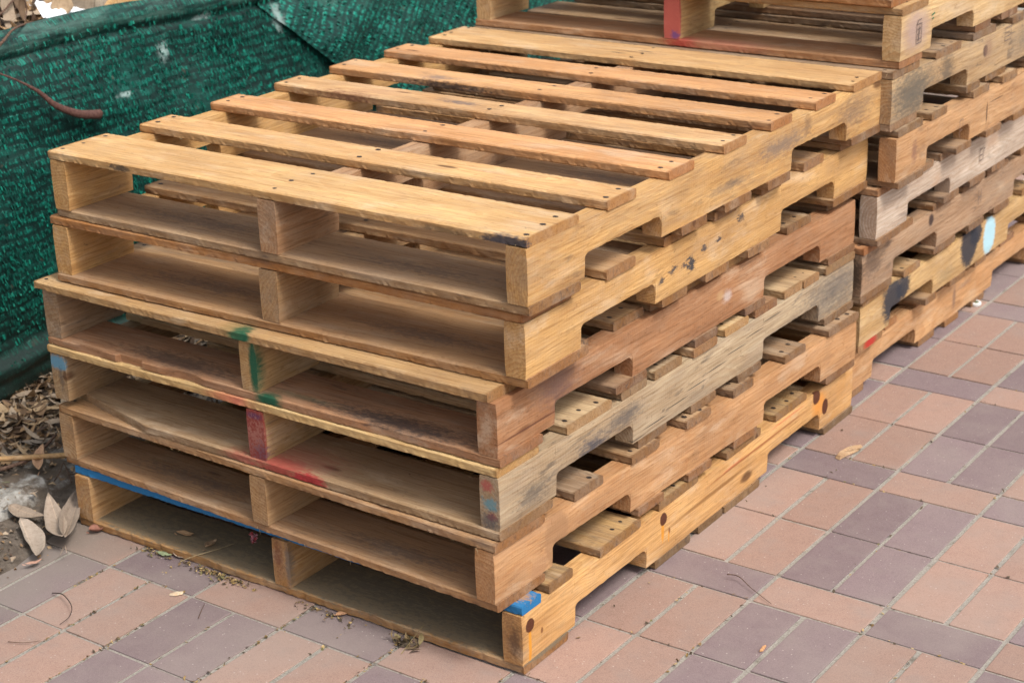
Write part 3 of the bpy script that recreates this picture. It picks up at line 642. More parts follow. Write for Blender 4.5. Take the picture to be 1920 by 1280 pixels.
def leaf_geo(L, W, curl=.3, fold=.2, nu=7, bend=0.):
    """list of verts and faces for one leaf lying on z=0, stem at origin, along +x"""
    V = []; Fc = []
    for i in range(nu+1):
        u = i/nu
        w = W/2*math.sin(math.pi*min(1, u**.8))**.75 if 0 < u < 1 else .0006
        x = L*u; zc = curl*L*(u-.5)**2*1.6 - curl*L*.4*.0
        for s in (-1, -.5, 0, .5, 1):
            V.append(Vector((x, s*w*(1+.05*math.sin(u*17+s*3+L*300)*(nu > 8)) + bend*L*(u*u-u), zc + abs(s)**1.4*fold*w)))
    for i in range(nu):
        for j in range(4): Fc.append((i*5+j, (i+1)*5+j, (i+1)*5+j+1, i*5+j+1))
    return V, Fc
LEAFC = {}
def leaf_mat(name, cols, trans=.0, island=True):
    m, t, b = newmat(name, .75, .2)
    tc = t.n('ShaderNodeTexCoord').outputs['Object']
    gi = t.n('ShaderNodeNewGeometry').outputs['Random Per Island'] if island else t.n('ShaderNodeObjectInfo').outputs['Random']
    rp = t.n('ShaderNodeValToRGB'); t.l(gi, rp.inputs[0]); rp.color_ramp.interpolation = 'CONSTANT'
    e = rp.color_ramp.elements
    while len(e) < len(cols): e.new(.5)
    for i, c in enumerate(cols): e[i].position = i/len(cols); e[i].color = rgba(c)
    c = rp.outputs[0]
    f = t.noise(tc, 130, 4, .7); c = t.mix(t.math('MULTIPLY', t.ramp(f, .4, .75), .5), c, t.vm('MULTIPLY', c, (.5, .45, .4)))
    f = t.noise(tc, 900, 2, .7); c = t.mix(t.math('MULTIPLY', t.ramp(f, .5, .8), .3), c, t.vm('MULTIPLY', c, (1.4, 1.35, 1.3)))
    if not island:
        sx_ = t.n('ShaderNodeSeparateXYZ'); t.l(tc, sx_.inputs[0]); ay = t.math('ABSOLUTE', sx_.outputs[1])
        c = t.mix(t.math('MULTIPLY', t.math('SUBTRACT', 1, t.ramp(ay, .0003, .0011)), .55), c, t.vm('MULTIPLY', c, (1.5, 1.4, 1.3)))
        vn = t.math('SINE', t.math('MULTIPLY_ADD', sx_.outputs[0], 900., t.math('MULTIPLY', ay, -900.)))
        c = t.mix(t.math('MULTIPLY', t.ramp(vn, .6, 1.), .22), c, t.vm('MULTIPLY', c, (.6, .55, .5)))
    t.l(c, b.inputs['Base Color']); bump(t, b, t.noise(tc, 300, 3, .6), .4, .001)
    return m
LITTER = leaf_mat('dry_leaf_litter', [(.30, .23, .165), (.22, .14, .08), (.37, .29, .21), (.14, .09, .055), (.30, .19, .10), (.24, .20, .16), (.10, .065, .045), (.42, .30, .18)])
CRUMB = leaf_mat('plant_crumbs', [(.27, .18, .07), (.10, .07, .045), (.22, .14, .07), (.16, .14, .06), (.08, .06, .04), (.42, .3, .14)])
def scatter(name, n, pos, size, mat, seed, asp=(.25, .5), flat=.5, parent=None, nu=5):
    rg = random.Random(seed); V = []; Fc = []
    for i in range(n):
        p = pos(rg)
        if p is None: continue
        L = rg.uniform(*size); W = L*rg.uniform(*asp)
        lv, lf = leaf_geo(L, W, rg.uniform(-.5, .9), rg.uniform(-.4, .8)**3*1.6, nu)
        M = Matrix.Rotation(rg.uniform(0, 6.283), 3, 'Z') @ Matrix.Rotation(rg.gauss(0, flat), 3, 'Y') @ Matrix.Rotation(rg.gauss(0, flat), 3, 'X')
        k = len(V); c0 = Vector((L/2, 0, 0))
        for q in lv: V.append(tuple(M @ (q-c0) + Vector(p)))
        for a in lf: Fc.append(tuple(k+z for z in a))
    o = link(name, mesh(name, V, Fc, True), mat, parent); o['kind'] = 'stuff'; return o
def ps_litter(rg):
    x = rg.uniform(-.62, -.10); y = rg.uniform(.0, 1.15)
    if x > -.26 - .0*y and y < .16: return None
    d = (-.2 - x) + (y-.1)*.2
    if d < 0 and rg.random() > .35: return None
    return (x, y, soil_h(x, y) + rg.uniform(.004, .016 + .02*min(1, max(0, d*3))))
lit = scatter('leaf_litter', 3400, ps_litter, (.015, .075), LITTER, 5, (.12, .36), .30)
setp(lit, 'bed of curled dry brown leaves between the green netting and the pallets', 'leaf litter')
def ps_chips(rg):
    x = rg.uniform(-.6, .06); y = rg.uniform(-.35, 1.1)
    if x > 0 and y > -.1: return None
    z = soil_h(x, y) + .002
    if -.3 < x < -.11 and y > -.34: z = max(z, .034)
    return (x, y, z + rg.uniform(0, .003))
ch = scatter('bark_and_leaf_fragments', 3200, ps_chips, (.004, .018), LITTER, 6, (.3, .8), .4, None, 2)
setp(ch, 'small brown bark and leaf fragments sprinkled over the soil at left', 'leaf fragments')
def ps_joint(rg):
    # crumbs collect in the joints and along the foot of the front pallet
    if rg.random() < .004:
        return (1.022 + abs(rg.gauss(0, .007)) + .008*noise.noise(Vector((len(str(rg.random())), 1, 1))), rg.uniform(.0, 1.2), rg.uniform(.0003, .002))
    if rg.random() < .14:
        x = rg.choice((.21, .34, .36, .40, .62)) + rg.gauss(0, .03); return (x, -.006 - abs(rg.gauss(0, .010)), rg.uniform(.0005, .004))
    if rg.random() < .62:
        k = rg.randint(-1, 8); x = 1.0 + (k-5)*.2058 + rg.gauss(0, .002) + rg.choice((0, 0, .1029)); y = rg.uniform(-.55, 1.4) if x > 1.0 else rg.uniform(-.55, -.01)
    else:
        k = rg.randint(-1, 3); y = -.090 + .5018*k + rg.choice((0, .1004, .3011)) + rg.gauss(0, .002); x = rg.uniform(.0, 1.9)
        if y > -.01 and x < 1.04: return None
    if noise.noise(Vector((x*5, y*5, 9))) < -.08: return None
    return (x, y, rg.uniform(-.004, .0012))
cr_ = scatter('joint_crumbs', 2600, ps_joint, (.0022, .0085), CRUMB, 8, (.3, .9), .35, None, 2)
setp(cr_, 'tiny yellow-brown plant crumbs caught in the joints between the pavers', 'plant crumbs')

# ------------------------------------------------------------------ green shade netting
def net_mat(name, dark, mid, lightc):
    m, t, b = newmat(name, .55, .35)
    uv = t.n('ShaderNodeTexCoord').outputs['UV']
    wb = t.noise(uv, 14, 3, .6)
    su = t.n('ShaderNodeSeparateXYZ'); t.l(uv, su.inputs[0]); U, V_ = su.outputs[0], su.outputs[1]
    def cells(ku, kv, lean):
        cx = t.n('ShaderNodeCombineXYZ')
        t.l(t.math('FLOOR', t.math('ADD', t.math('MULTIPLY_ADD', U, ku, t.math('MULTIPLY', V_, lean*ku)), t.math('MULTIPLY', wb, 3.))), cx.inputs[0])
        t.l(t.math('FLOOR', t.math('MULTIPLY_ADD', V_, kv, t.math('MULTIPLY', wb, 2.5))), cx.inputs[1])
        w = t.n('ShaderNodeTexWhiteNoise', noise_dimensions='2D'); t.l(cx.outputs[0], w.inputs['Vector']); return w.outputs['Value']
    a = cells(330, 92, .28); b2_ = cells(150, 60, .34)
    f = t.math('MULTIPLY', t.math('POWER', a, 1.6), t.math('MULTIPLY_ADD', b2_, .9, .25))
    clu = t.ramp(t.noise(t.vm('MULTIPLY', uv, (28, 40, 1)), 1, 4, .65), .34, .62)
    f = t.math('MULTIPLY', f, t.math('MULTIPLY_ADD', clu, .85, .30), clamp=True)
    rw = t.ramp(t.math('SINE', t.math('MULTIPLY_ADD', V_, 6.283/.0215, t.math('MULTIPLY', wb, 9.))), -.75, .1)
    f = t.math('MULTIPLY', f, t.math('MULTIPLY_ADD', rw, .85, .15))
    c = t.mix(t.ramp(f, .0, .75, False), rgba(dark), rgba(mid))
    c = t.mix(t.math('MULTIPLY', t.ramp(t.noise(uv, 5, 4, .6), .48, .7), .6), c, rgba(lightc))
    c = t.mix(t.math('MULTIPLY', t.ramp(t.noise(uv, 23, 3, .6), .66, .74), .5), c, (.10, .07, .05, 1))
    # colour darkens towards the foot; paler hem and pale scuffs
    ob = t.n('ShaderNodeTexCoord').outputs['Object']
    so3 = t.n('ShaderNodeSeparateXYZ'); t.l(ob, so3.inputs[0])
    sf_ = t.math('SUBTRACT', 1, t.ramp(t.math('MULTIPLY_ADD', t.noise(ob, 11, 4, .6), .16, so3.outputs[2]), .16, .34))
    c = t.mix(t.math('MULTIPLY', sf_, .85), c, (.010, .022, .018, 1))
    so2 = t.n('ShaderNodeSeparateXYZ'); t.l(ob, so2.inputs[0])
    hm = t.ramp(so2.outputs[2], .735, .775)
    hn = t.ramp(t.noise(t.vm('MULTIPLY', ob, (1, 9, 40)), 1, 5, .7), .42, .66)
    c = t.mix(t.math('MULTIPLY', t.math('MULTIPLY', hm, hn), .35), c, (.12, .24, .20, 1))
    for (py_, pz_, ry_, rz_) in ((.845, .69, .035, .045), (.70, .62, .05, .012), (.98, .745, .05, .015), (1.22, .70, .03, .07)):
        d = t.vm('MULTIPLY', t.vm('SUBTRACT', ob, (0, py_, pz_)), (0, 1/ry_, 1/rz_))
        m_ = t.math('SUBTRACT', 1, t.ramp(t.math('MULTIPLY_ADD', t.noise(ob, 60, 4, .7), 1.6, t.vm('LENGTH', d)), .9, 1.5))
        c = t.mix(t.math('MULTIPLY', m_, .75), c, (.30, .40, .38, 1))
    t.l(c, b.inputs['Base Color']); bump(t, b, f, .8, .003)
    return m
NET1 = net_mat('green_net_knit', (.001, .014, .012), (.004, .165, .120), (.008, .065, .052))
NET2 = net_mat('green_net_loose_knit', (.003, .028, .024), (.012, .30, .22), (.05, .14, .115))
def tape_mat():
    m, t, b = newmat('shiny_green_tape', .38, .5)
    gi = t.n('ShaderNodeNewGeometry').outputs['Random Per Island']
    rp = t.n('ShaderNodeValToRGB'); t.l(gi, rp.inputs[0]); e = rp.color_ramp.elements
    while len(e) < 5: e.new(.5)
    for i, (p_, c) in enumerate(((0, (.002, .030, .025)), (.35, (.004, .07, .052)), (.7, (.006, .14, .10)), (.92, (.012, .24, .17)), (1, (.03, .22, .16)))):
        e[i].position = p_; e[i].color = rgba(c)
    t.l(rp.outputs[0], b.inputs['Base Color']); return m
TAPE = tape_mat()
def net_x(y, z):
    q = z/.81
    x = -.565 + .10*math.sin(min(1, q)*math.pi)*.55 + .018*noise.noise(Vector((y*3, z*3, 0))) + .008*noise.noise(Vector((y*9, z*12, 3)))
    x += .012*noise.noise(Vector((y*2+z*7, z*2, 7)))
    if q < .2: x += .035*math.sin(q/.2*math.pi) + .02*noise.noise(Vector((y*5, z*30, 8)))
    return x
def top_z(y): return .812 + .008*noise.noise(Vector((y*2.4, 0, 4))) - (.03*max(0, y-.7) if y < 2 else .04)
def net(name, y0, y1, xo, mat, dens, slant, zlo=0., left=None, seed=1, tapes=22000):
    ny, nz = 240, 110; V = []; Fc = []
    for j in range(ny+1):
        for i in range(nz+1):
            q = i/nz; y = y0 + (y1-y0)*j/ny
            if left: y = max(y, y0)
            zt = top_z(y); z = .02 + (zt-.02)*q
            yy = y + (left(z) if left else 0)*(1-j/ny)
            x = net_x(yy, z) + xo(yy, z)
            if q > .93: x += .012*math.sin((q-.93)/.07*math.pi)       # rolled hem
            if .915 < q <= .93: x -= .006
            V.append((x, yy, z))
    for j in range(ny):
        for i in range(nz):
            a = j*(nz+1)+i; Fc.append((a, a+nz+1, a+nz+2, a+1))
    me = mesh('net_sheet', V, Fc, True)
    uvl = me.uv_layers.new(name='UVMap')
    cs, sn = math.cos(slant), math.sin(slant)
    uvs = [0.]*(2*len(me.loops)); li = [0]*len(me.loops); me.loops.foreach_get('vertex_index', li)
    for k, vi in enumerate(li):
        vy, vz = V[vi][1], V[vi][2]; uvs[2*k] = vy*cs+vz*sn; uvs[2*k+1] = -vy*sn+vz*cs
    uvl.data.foreach_set('uv', uvs)
    th = empty(name, (-.56, (y0+y1)/2, 0))
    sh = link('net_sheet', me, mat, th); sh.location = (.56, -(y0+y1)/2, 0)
    rg = random.Random(seed); V = []; Fc = []
    for _ in range(tapes):
        y = rg.uniform(y0, y1); z = rg.uniform(.0, 1)
        z = .03 + (top_z(y)-.07)*z
        if left: 
            if y < y0 + left(z): continue
        if z < .10 + .1*rg.random(): continue
        # rows of the knit: dark gaps every 2.4 cm along the slanted axis
        wv = -y*sn + z*cs
        rowp = (wv/.021 + .35*noise.noise(Vector((y*4, z*4, 11)))) % 1
        if rowp < .42 and rg.random() < .93: continue
        dn = noise.noise(Vector((y*3.5, z*4.5, 21))) + .9*noise.noise(Vector((y*26, z*34, 2)))
        if dn < .0 and rg.random() < .8: continue
        L = rg.uniform(.005, .013); W = rg.uniform(.0014, .0046)
        lean = rg.gauss(.28, .10) + slant
        # tape axis mostly vertical, tilted so single strands flash
        ax = Vector((rg.uniform(-.15, .35), math.sin(-lean), math.cos(lean))).normalized()
        sd = Vector((rg.uniform(-.8, .8), 1, rg.uniform(-.2, .2))).normalized()
        sd = (sd - ax*sd.dot(ax)).normalized()
        x = net_x(y, z) + xo(y, z) + .002
        if (z-.02)/(top_z(y)-.02) > .93: x += .011
        c = Vector((x, y, z)); k = len(V)
        for a, s in ((-.5, -.5), (.5, -.5), (.5, .5), (-.5, .5)): V.append(tuple(c + ax*L*a + sd*W*s))
        Fc.append((k, k+1, k+2, k+3))
    tp = link('net_tape', mesh('net_tape', V, Fc), TAPE, th); tp.location = (.56, -(y0+y1)/2, 0); tp['kind'] = 'stuff'
    return th
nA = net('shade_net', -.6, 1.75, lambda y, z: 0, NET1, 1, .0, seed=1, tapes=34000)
setp(nA, 'dark green shade netting with a rolled top hem standing left behind the near stack', 'netting')
def x2(y, z): return .012 + .003*math.sin((y*.75 - z)*31 + 2*noise.noise(Vector((y*4, z*4, 1)))) + .010*noise.noise(Vector((y*6, z*6, 9)))
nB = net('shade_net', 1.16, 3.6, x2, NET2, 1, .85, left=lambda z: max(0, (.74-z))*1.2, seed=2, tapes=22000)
setp(nB, 'paler loose sheet of green netting pulled in slanting folds beside the far stack', 'netting')

# ------------------------------------------------------------------ dead leaves heaped behind the netting
def pile_h(x, y):
    return .70 + .05*noise.noise(Vector((x*2, y*2, 3))) + min(.9, max(0, (-.70-x))*.55)
nx, ny = 50, 90
v = [(-.64-3.4*i/nx, -.8+4.6*j/ny, pile_h(-.64-3.4*i/nx, -.8+4.6*j/ny)+.03*noise.noise(Vector((i*.8, j*.8, 0)))) for j in range(ny+1) for i in range(nx+1)]
f = [(j*(nx+1)+i, (j+1)*(nx+1)+i, (j+1)*(nx+1)+i+1, j*(nx+1)+i+1) for j in range(ny) for i in range(nx)]
# front skirt of the heap
k0 = len(v)
for j in range(ny+1): v.append((-.66, -.8+4.6*j/ny, 0))
for j in range(ny): f.append((k0+j, k0+j+1, (j+1)*(nx+1), j*(nx+1)))
heap = link('garden_waste_heap', mesh('garden_waste_heap', v, f, True), soil)
setp(heap, kind='stuff')
setp(heap, 'brown heap of dead leaves filling the space behind the green netting', 'leaf heap')
def ps_heap(rg):
    x = -.66 - abs(rg.gauss(0, .8)); y = rg.uniform(-.3, 2.6); return (x, y, pile_h(x, y) + rg.uniform(0, .07))
hl = scatter('heap_leaves', 4500, ps_heap, (.04, .12), LITTER, 9, (.2, .45), .7, heap)
BARK = simple('brown_twig_bark', (.16, .10, .07), .85, .15, .25, 200, (.07, .04, .03))
def tube(pts, r0, r1, name, mat, n=6, parent=None):
    V = []; Fc = []
    P_ = [Vector(p) for p in pts]
    # smooth the path
    S_ = []
    for i in range(len(P_)-1):
        a = P_[max(0, i-1)]; b = P_[i]; c = P_[i+1]; d = P_[min(len(P_)-1, i+2)]
        for k in range(6):
            q = k/6; S_.append(.5*((2*b) + (-a+c)*q + (2*a-5*b+4*c-d)*q*q + (-a+3*b-3*c+d)*q**3))
    S_.append(P_[-1])
    for i, p in enumerate(S_):
        d = (S_[min(i+1, len(S_)-1)] - S_[max(0, i-1)]).normalized()
        s = d.cross(Vector((0.13, .2, 1))).normalized(); u = s.cross(d); r = r0 + (r1-r0)*i/(len(S_)-1)
        for k in range(n):
            a = 6.283*k/n; V.append(tuple(p + s*r*math.cos(a) + u*r*math.sin(a)))
    for i in range(len(S_)-1):
        for k in range(n): Fc.append((i*n+k, i*n+(k+1) % n, (i+1)*n+(k+1) % n, (i+1)*n+k))
    Fc.append(tuple(reversed(range(n)))); Fc.append(tuple((len(S_)-1)*n+k for k in range(n)))
    return link(name, mesh(name, V, Fc, True), mat, parent)
rg = random.Random(4)
V = []
tw_v = []; tw_f = []
for i in range(60):
    x = -.68 - rg.random()*.5; y = rg.uniform(.2, 1.1); z = pile_h(x, y) + rg.uniform(.02, .09); a = rg.uniform(0, 6.28); L = rg.uniform(.1, .3)
    pts = [Vector((x + math.cos(a)*L*q + rg.uniform(-.01, .01), y + math.sin(a)*L*q + rg.uniform(-.01, .01), z + rg.uniform(-.02, .03))) for q in (0, .33, .66, 1)]
    o = tube(pts, rg.uniform(.0015, .004), .0008, 'tmp', BARK, 4)
    k = len(tw_v); tw_v += [tuple(q.co) for q in o.data.vertices]; tw_f += [tuple(k+z_ for z_ in p.vertices) for p in o.data.polygons]
    bpy.data.objects.remove(o)
o = link('heap_twigs', mesh('heap_twigs', tw_v, tw_f, True), BARK, heap); o['kind'] = 'stuff'

# ------------------------------------------------------------------ single small things
def leaf(name, label, pts_px, z, W, cols, cat='leaf', curl=.25, fold=.5, tilt=(0, 0), lift=0, group=None):
    """leaf from stem pixel to tip pixel, lying at height z"""
    a = onz(*pts_px[0], z); b = onz(*pts_px[1], z); d = b-a; L = d.length
    V, Fc = leaf_geo(L, W, curl, fold, 14, .35*math.sin(L*900))
    V = [Vector((q.x, q.y, q.z + .0018*noise.noise(Vector((q.x*90, q.y*90, L*50))))) for q in V]
    V = [(q.x, q.y, q.z) for q in V]
    # stem
    k = len(V); V += [(0, -.0006, 0), (0, .0006, 0), (-L*.18, .002, .003), (-L*.18, .0008, .002)]; Fc = Fc + [(k, k+1, k+2, k+3)]
    m = leaf_mat(name+'_surface', [cols], island=False)
    o = link(name, mesh(name, V, Fc, True), m, None, (a.x, a.y, z+.0015), (tilt[0], tilt[1], math.atan2(d.y, d.x)))
    sm = o.modifiers.new('thickness', 'SOLIDIFY'); sm.thickness = .0006
    setp(o, label, cat, group); return o
GL = (.38, .31, .25)
leaf('dry_leaf', 'pale grey-brown dry leaf lying lowest of the three big leaves at the soil edge', ((42, 985), (72, 1052)), .016, .034, GL, fold=.35, tilt=(.12, .03))
leaf('dry_leaf', 'upright oval pale dry leaf, middle of the three big leaves at the soil edge', ((122, 1022), (96, 945)), .020, .038, (.38, .30, .235), fold=.5, tilt=(-.15, -.03))
leaf('dry_leaf', 'big folded dry leaf leaning against the bottom pallet corner at left', ((120, 1025), (152, 935)), .018, .034, (.27, .215, .17), fold=.9, tilt=(.25, -.05))
leaf('dry_leaf', 'dull brown dry leaf half under the others beside the white concrete', ((20, 955), (85, 975)), .018, .032, (.30, .235, .18), fold=.5, tilt=(.1, .0))
leaf('dry_leaf', 'narrow pink-tan leaf scrap lying alone on soil below the big leaves', ((48, 1060), (78, 1050)), .008, .010, (.48, .29, .22), fold=.2)
leaf('dry_leaf', 'small reddish-brown curled leaf on the paving beside the bottom board corner', ((168, 1000), (198, 992)), .002, .022, (.30, .14, .10), fold=.9, curl=.6)
leaf('dry_leaf', 'tan boat-shaped leaf lying on the bottom board left of the twig', ((332, 1003), (363, 1007)), .0165, .012, (.42, .26, .14), fold=.9, curl=.5)
leaf('dry_leaf', 'brown curled leaf on the bottom board at the end of a thin straw', ((386, 1032), (407, 1018)), .0165, .013, (.30, .20, .12), fold=1.2, curl=.6)
leaf('green_leaf', 'small pale green leaf on the paving below the bottom board', ((297, 1037), (322, 1042)), .001, .012, (.24, .29, .17), fold=.3)
leaf('dry_leaf', 'small cream leaf beside the pale green leaf on the paving', ((327, 1037), (344, 1047)), .001, .010, (.52, .42, .33), fold=.8)
leaf('dry_leaf', 'tiny orange-tan leaf on the paving in front of the middle of the pallets', ((630, 1155), (650, 1152)), .001, .012, (.48, .27, .15), fold=.7)
leaf('green_leaf', 'yellow-green leaf scrap on the litter at the left frame edge', ((2, 905), (24, 902)), .03, .02, (.26, .30, .15), fold=.4)
leaf('dry_leaf', 'rust-coloured leaf standing in the litter left of the second-lowest pallet', ((74, 885), (86, 858)), .045, .022, (.42, .26, .16), fold=.8, tilt=(0, -.4))
# long dark pod hanging on the net
pts = []; V = []; Fc = []
px = [(-18, 132), (30, 150), (72, 172), (105, 198), (150, 214), (192, 214)]
n = 8
path = [onx(u, v, -.497) for u, v in px]
pod = tube(path, .004, .004, 'seed_pod', simple('dark_brown_pod_skin', (.13, .065, .05), .55, .35, .3, 160, (.07, .03, .025), bmp=.5), 8)
ring_n = len(pod.data.vertices)//8
for i in range(ring_n):
    q = i/(ring_n-1); k = .5 + 2.3*max(0, (q-.25)/.75)**.8 if q < .97 else 1.4
    vs = [pod.data.vertices[i*8+j] for j in range(8)]; c_ = sum((v.co for v in vs), Vector())/8
    for v_ in vs: d = v_.co-c_; v_.co = c_ + Vector((d.x*k*.5, d.y*k, d.z*k))
setp(pod, 'long dark brown curved seed pod resting against the green netting', 'seed pod')
tw = tube([onx(-15, 100, -.5), onx(8, 75, -.50), onx(22, 58, -.52), onx(40, 48, -.55), onx(62, 42, -.60)], .0035, .002, 'twig', BARK); setp(tw, 'thin brown twig hooked over the netting hem at the left edge', 'twig')
tw = tube([onx(47, 0, -.66), onx(50, 22, -.66), onx(46, 40, -.63)], .002, .0012, 'twig', BARK); setp(tw, 'pale upright twig in the heap behind the netting hem', 'twig')
tw = tube([onz(98, 1111, .003), onz(118, 1114, .010), onz(134, 1135, .012), onz(130, 1155, .008), onz(112, 1170, .002)], .0010, .0005, 'curled_twig', simple('dark_stalk', (.05, .03, .025), .7, .2)); setp(tw, 'thin dark stalk curled like a hook on the paving at lower left', 'twig')
tw = tube([onz(15, 1202, .002), onz(45, 1204, .004), onz(78, 1200, .002)], .0007, .0004, 'twig', BARK); setp(tw, 'short straight dark stalk on the lowest orange paver at left', 'twig')
tw = tube([onz(1363, 1076, .010), onz(1385, 1080, .010), onz(1410, 1103, .006), onz(1446, 1131, .002)], .0010, .0005, 'twig', BARK); setp(tw, 'thin brown stalk lying across a paver joint right of the near stack', 'twig')
tw = tube([onz(338, 1052, .012), onz(370, 1040, .018), onz(405, 1030, .02), onz(440, 1018, .0175)], .0008, .0005, 'straw', simple('pale_straw', (.45, .34, .19), .8)); setp(tw, 'long pale straw reaching from the paving onto the bottom board', 'straw')
tw = tube([onz(372, 1158, .002), onz(378, 1143, .006), onz(384, 1130, .002)], .0008, .0004, 'twig', BARK); setp(tw, 'tiny brown stalk on the purple paver in front of the pallets', 'twig')
tw = tube([onz(1838, 760, .001), onz(1850, 766, .004), onz(1857, 775, .002)], .0012, .0006, 'twig', BARK) if False else None
# wooden splinter on the paving
def chunk(name, pts_px, z, th, mat, label, cat, wv=.006):
    pts = [onz(u, v, z) for u, v in pts_px]; n = len(pts)
    c_ = sum(pts, Vector())/n
    V = [(p.x, p.y, z) for p in pts] + [(c_.x+(p.x-c_.x)*.85, c_.y+(p.y-c_.y)*.85, z+th*(.7+.6*R.random())) for p in pts]
    Fc = [tuple(range(n))[::-1], tuple(range(n, 2*n))] + [(i, (i+1) % n, n+(i+1) % n, n+i) for i in range(n)]
    o = link(name, mesh(name, V, Fc), mat); setp(o, label, cat); return o
SPM = wood_mat('fresh_splinter_wood'); 
o = chunk('wood_splinter', [(1566, 858), (1572, 850), (1590, 842), (1606, 836), (1616, 838), (1608, 846), (1590, 853), (1574, 862)], .001, .006, SPM, 'pale jagged wood splinter on the pavers right of the far end of the near stack', 'wood splinter'); o.color = (.50, .37, .24, .1)
o = chunk('wood_splinter', [(1583, 846), (1600, 837), (1615, 834), (1618, 838), (1600, 843)], .007, .003, SPM, 'thin sliver lying on top of the larger pale wood splinter', 'wood splinter'); o.color = (.56, .43, .29, .1)
o = chunk('wood_chip', [(317, 1115), (330, 1110), (344, 1109), (343, 1113), (328, 1117)], .001, .0025, SPM, 'tiny white wood chip on the orange paver near the bottom left', 'wood chip'); o.color = (.75, .65, .5, 0)
o = chunk('wood_chip', [(1424, 1221), (1430, 1212), (1437, 1211), (1431, 1220)], .001, .003, SPM, 'orange wood chip lying in a joint between purple pavers at lower right', 'wood chip'); o.color = (.6, .36, .2, 0)
# white plastic cap
capm = simple('scratched_white_plastic', (.72, .72, .70), .45, .4, .08, 90)
bm = bmesh.new()
R1 = [(.0125, .0), (.0135, .001), (.0135, .006), (.012, .0075), (.008, .0075), (.007, .006), (.0, .006)]
rings = [[bm.verts.new((r*math.cos(6.283*i/24), r*math.sin(6.283*i/24), z)) for i in range(24)] for r, z in R1[:-1]]
for a, b_ in zip(rings, rings[1:]):
    for i in range(24): bm.faces.new((a[i], a[(i+1) % 24], b_[(i+1) % 24], b_[i]))
bm.faces.new(rings[-1]); me = bpy.data.meshes.new('bottle_cap'); bm.to_mesh(me); bm.free()
p = onz(1829, 571, 0); o = link('bottle_cap', me, capm, None, (p.x, p.y, .0005), (.10, 0, .4)); setp(o, 'small white plastic cap on the paving beside the far stack', 'bottle cap')
ins = mesh('cap_liner', [(.0072*math.cos(6.283*i/16), .0072*math.sin(6.283*i/16), .0066) for i in range(16)], [tuple(range(16))]); link('cap_liner', ins, simple('green_grey_liner', (.10, .13, .07), .6), o)
# red foil wrapper hanging under the blue board
foil, t, b = newmat('red_foil', .3, .5); b.inputs['Metallic'].default_value = .6
tc = t.n('ShaderNodeTexCoord').outputs['Object']
t.l(t.mix(t.ramp(t.noise(tc, 260, 3, .7), .45, .6), (.22, .012, .02, 1), (.40, .25, .28, 1)), b.inputs['Base Color'])
V = []; Fc = []; rg = random.Random(12); n = 9
c0 = Vector((.452, .004, .100))
for i in range(n+1):
    for j in range(n+1):
        u, w = i/n-.5, j/n; V.append((c0.x + u*.022*(1-w*.7), c0.y + rg.uniform(-.004, .004), c0.z - w*.020 + rg.uniform(-.002, .002)))
for i in range(n):
    for j in range(n): a = i*(n+1)+j; Fc.append((a, a+1, a+n+2, a+n+1))
o = link('foil_wrapper', mesh('foil_wrapper', V, Fc), foil); setp(o, 'crumpled red foil sweet wrapper tucked under the blue board', 'wrapper')
# dried plant clump
V = []; Fc = []
def clump_pos(rg):
    p = onz(760, 1204, .004); return (p.x + rg.gauss(0, .016), p.y + rg.gauss(0, .008), .002 + abs(rg.gauss(0, .005)))
cl = scatter('dried_plant_clump', 46, clump_pos, (.008, .022), leaf_mat('dried_clump', [(.13, .09, .05), (.20, .14, .07), (.08, .06, .04), (.24, .19, .09)]), 14, (.15, .5), .8)
del cl['kind']; setp(cl, 'dark dried plant clump lying against the foot of the front pallet', 'dried plant')
tube([onz(752, 1225, .001), onz(760, 1215, .004), onz(775, 1195, .012), onz(795, 1170, .03)], .0007, .0004, 'stalk', simple('clump_stalk', (.35, .27, .12), .8), parent=None).parent = cl
# stick in the litter
o = tube([onz(-40, 862, .075), onz(20, 859, .07), onz(150, 851, .06)], .0060, .0052, 'broken_stick', SPM, 6); o.color = (.5, .34, .17, .2); setp(o, 'split yellowish stick lying in the leaf litter behind the concrete edging', 'stick')
o = tube([onz(0, 880, .06), onz(60, 858, .06), onz(105, 815, .07)], .004, .003, 'twig', BARK); setp(o, 'dark crooked twig lying across the leaf litter at left', 'twig')
o = tube([onz(100, 905, .02), onz(112, 885, .05), onz(120, 868, .05), onz(134, 905, .02)], .0012, .001, 'twig', BARK); setp(o, 'thin arched twig between the litter and the bottom pallet', 'twig')
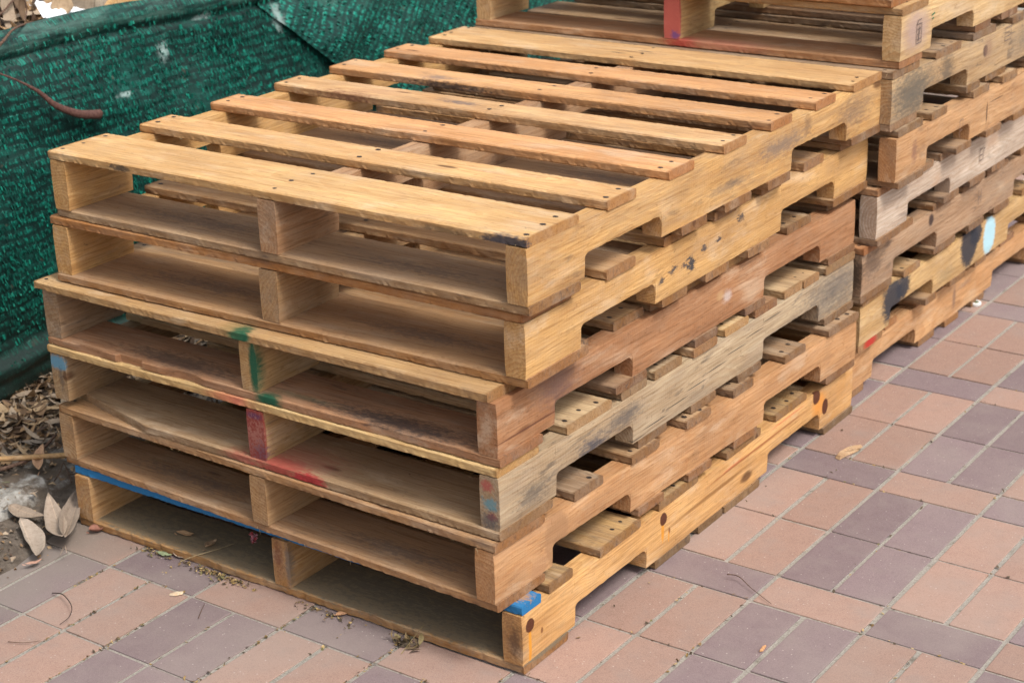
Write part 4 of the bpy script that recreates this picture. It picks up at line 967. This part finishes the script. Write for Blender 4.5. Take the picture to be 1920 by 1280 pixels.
# things showing over the net
def slab(name, poly, x, th, mat, label, cat):
    """polygon in (px) at plane x, extruded away from the net"""
    pts = [onx(u, v, x) for u, v in poly]; n = len(pts)
    V = [tuple(p) for p in pts] + [(p.x-th, p.y+th*.3, p.z+th*.15) for p in pts]
    Fc = [tuple(range(n)), tuple(range(n, 2*n))[::-1]] + [(i, (i+1) % n, n+(i+1) % n, n+i) for i in range(n)]
    o = link(name, mesh(name, V, Fc), mat); setp(o, label, cat); return o
o = slab('wood_offcut', [(190, 30), (218, -12), (276, -14), (262, 8), (250, 26), (235, 40), (195, 44)], -.68, .02, SPM, 'pale yellow sawn wood offcut poking up behind the netting hem', 'wood offcut'); o.color = (.66, .47, .24, 0)
wp = simple('creased_white_plastic', (.78, .80, .84), .4, .4, .06, 25)
V = []; Fc = []
A = onx(88, 22, -.63); B_ = onx(200, 26, -.63)
nu, nv_ = 26, 8
for i in range(nu+1):
    for j in range(nv_+1):
        u, w = i/nu, j/nv_
        p = A.lerp(B_, u) + Vector((-.06*w, 0, .010 + .004*w - .06*(1-w)**3 + .012*noise.noise(Vector((u*9, w*4, 1))) + .005*noise.noise(Vector((u*25, w*12, 2)))))
        V.append(tuple(p))
for i in range(nu):
    for j in range(nv_): a = i*(nv_+1)+j; Fc.append((a, a+nv_+1, a+nv_+2, a+1))
o = link('plastic_sheet', mesh('plastic_sheet', V, Fc, True), wp); setp(o, 'crumpled white plastic sheet showing above the netting hem', 'plastic sheet')
def bigleaf(a, b, x, W, col, label, tilt):
    pa = onx(*a, x); pb = onx(*b, x); d = pb-pa; L = d.length
    V, Fc = leaf_geo(L, W, .15, .4, 12)
    rot = d.to_track_quat('X', 'Z').to_matrix() @ Matrix.Rotation(tilt, 3, 'X')
    o = link('dry_leaf', mesh('dry_leaf', [tuple(rot @ q + pa) for q in V], Fc, True), leaf_mat('heap_leaf_surface', [col], island=False))
    sm = o.modifiers.new('thickness', 'SOLIDIFY'); sm.thickness = .0006; setp(o, label, 'leaf')
bigleaf((115, 30), (112, -20), -.66, .05, (.42, .30, .19), 'broad tan dry leaf upright behind the white plastic sheet', 1.2)
bigleaf((175, 32), (120, -25), -.665, .07, (.33, .26, .19), 'wide grey-brown dry leaf slanting behind the netting hem', 1.1)
bigleaf((195, 28), (150, -22), -.67, .05, (.40, .33, .25), 'long pale dry leaf between the plastic sheet and the wood offcut', 1.3)
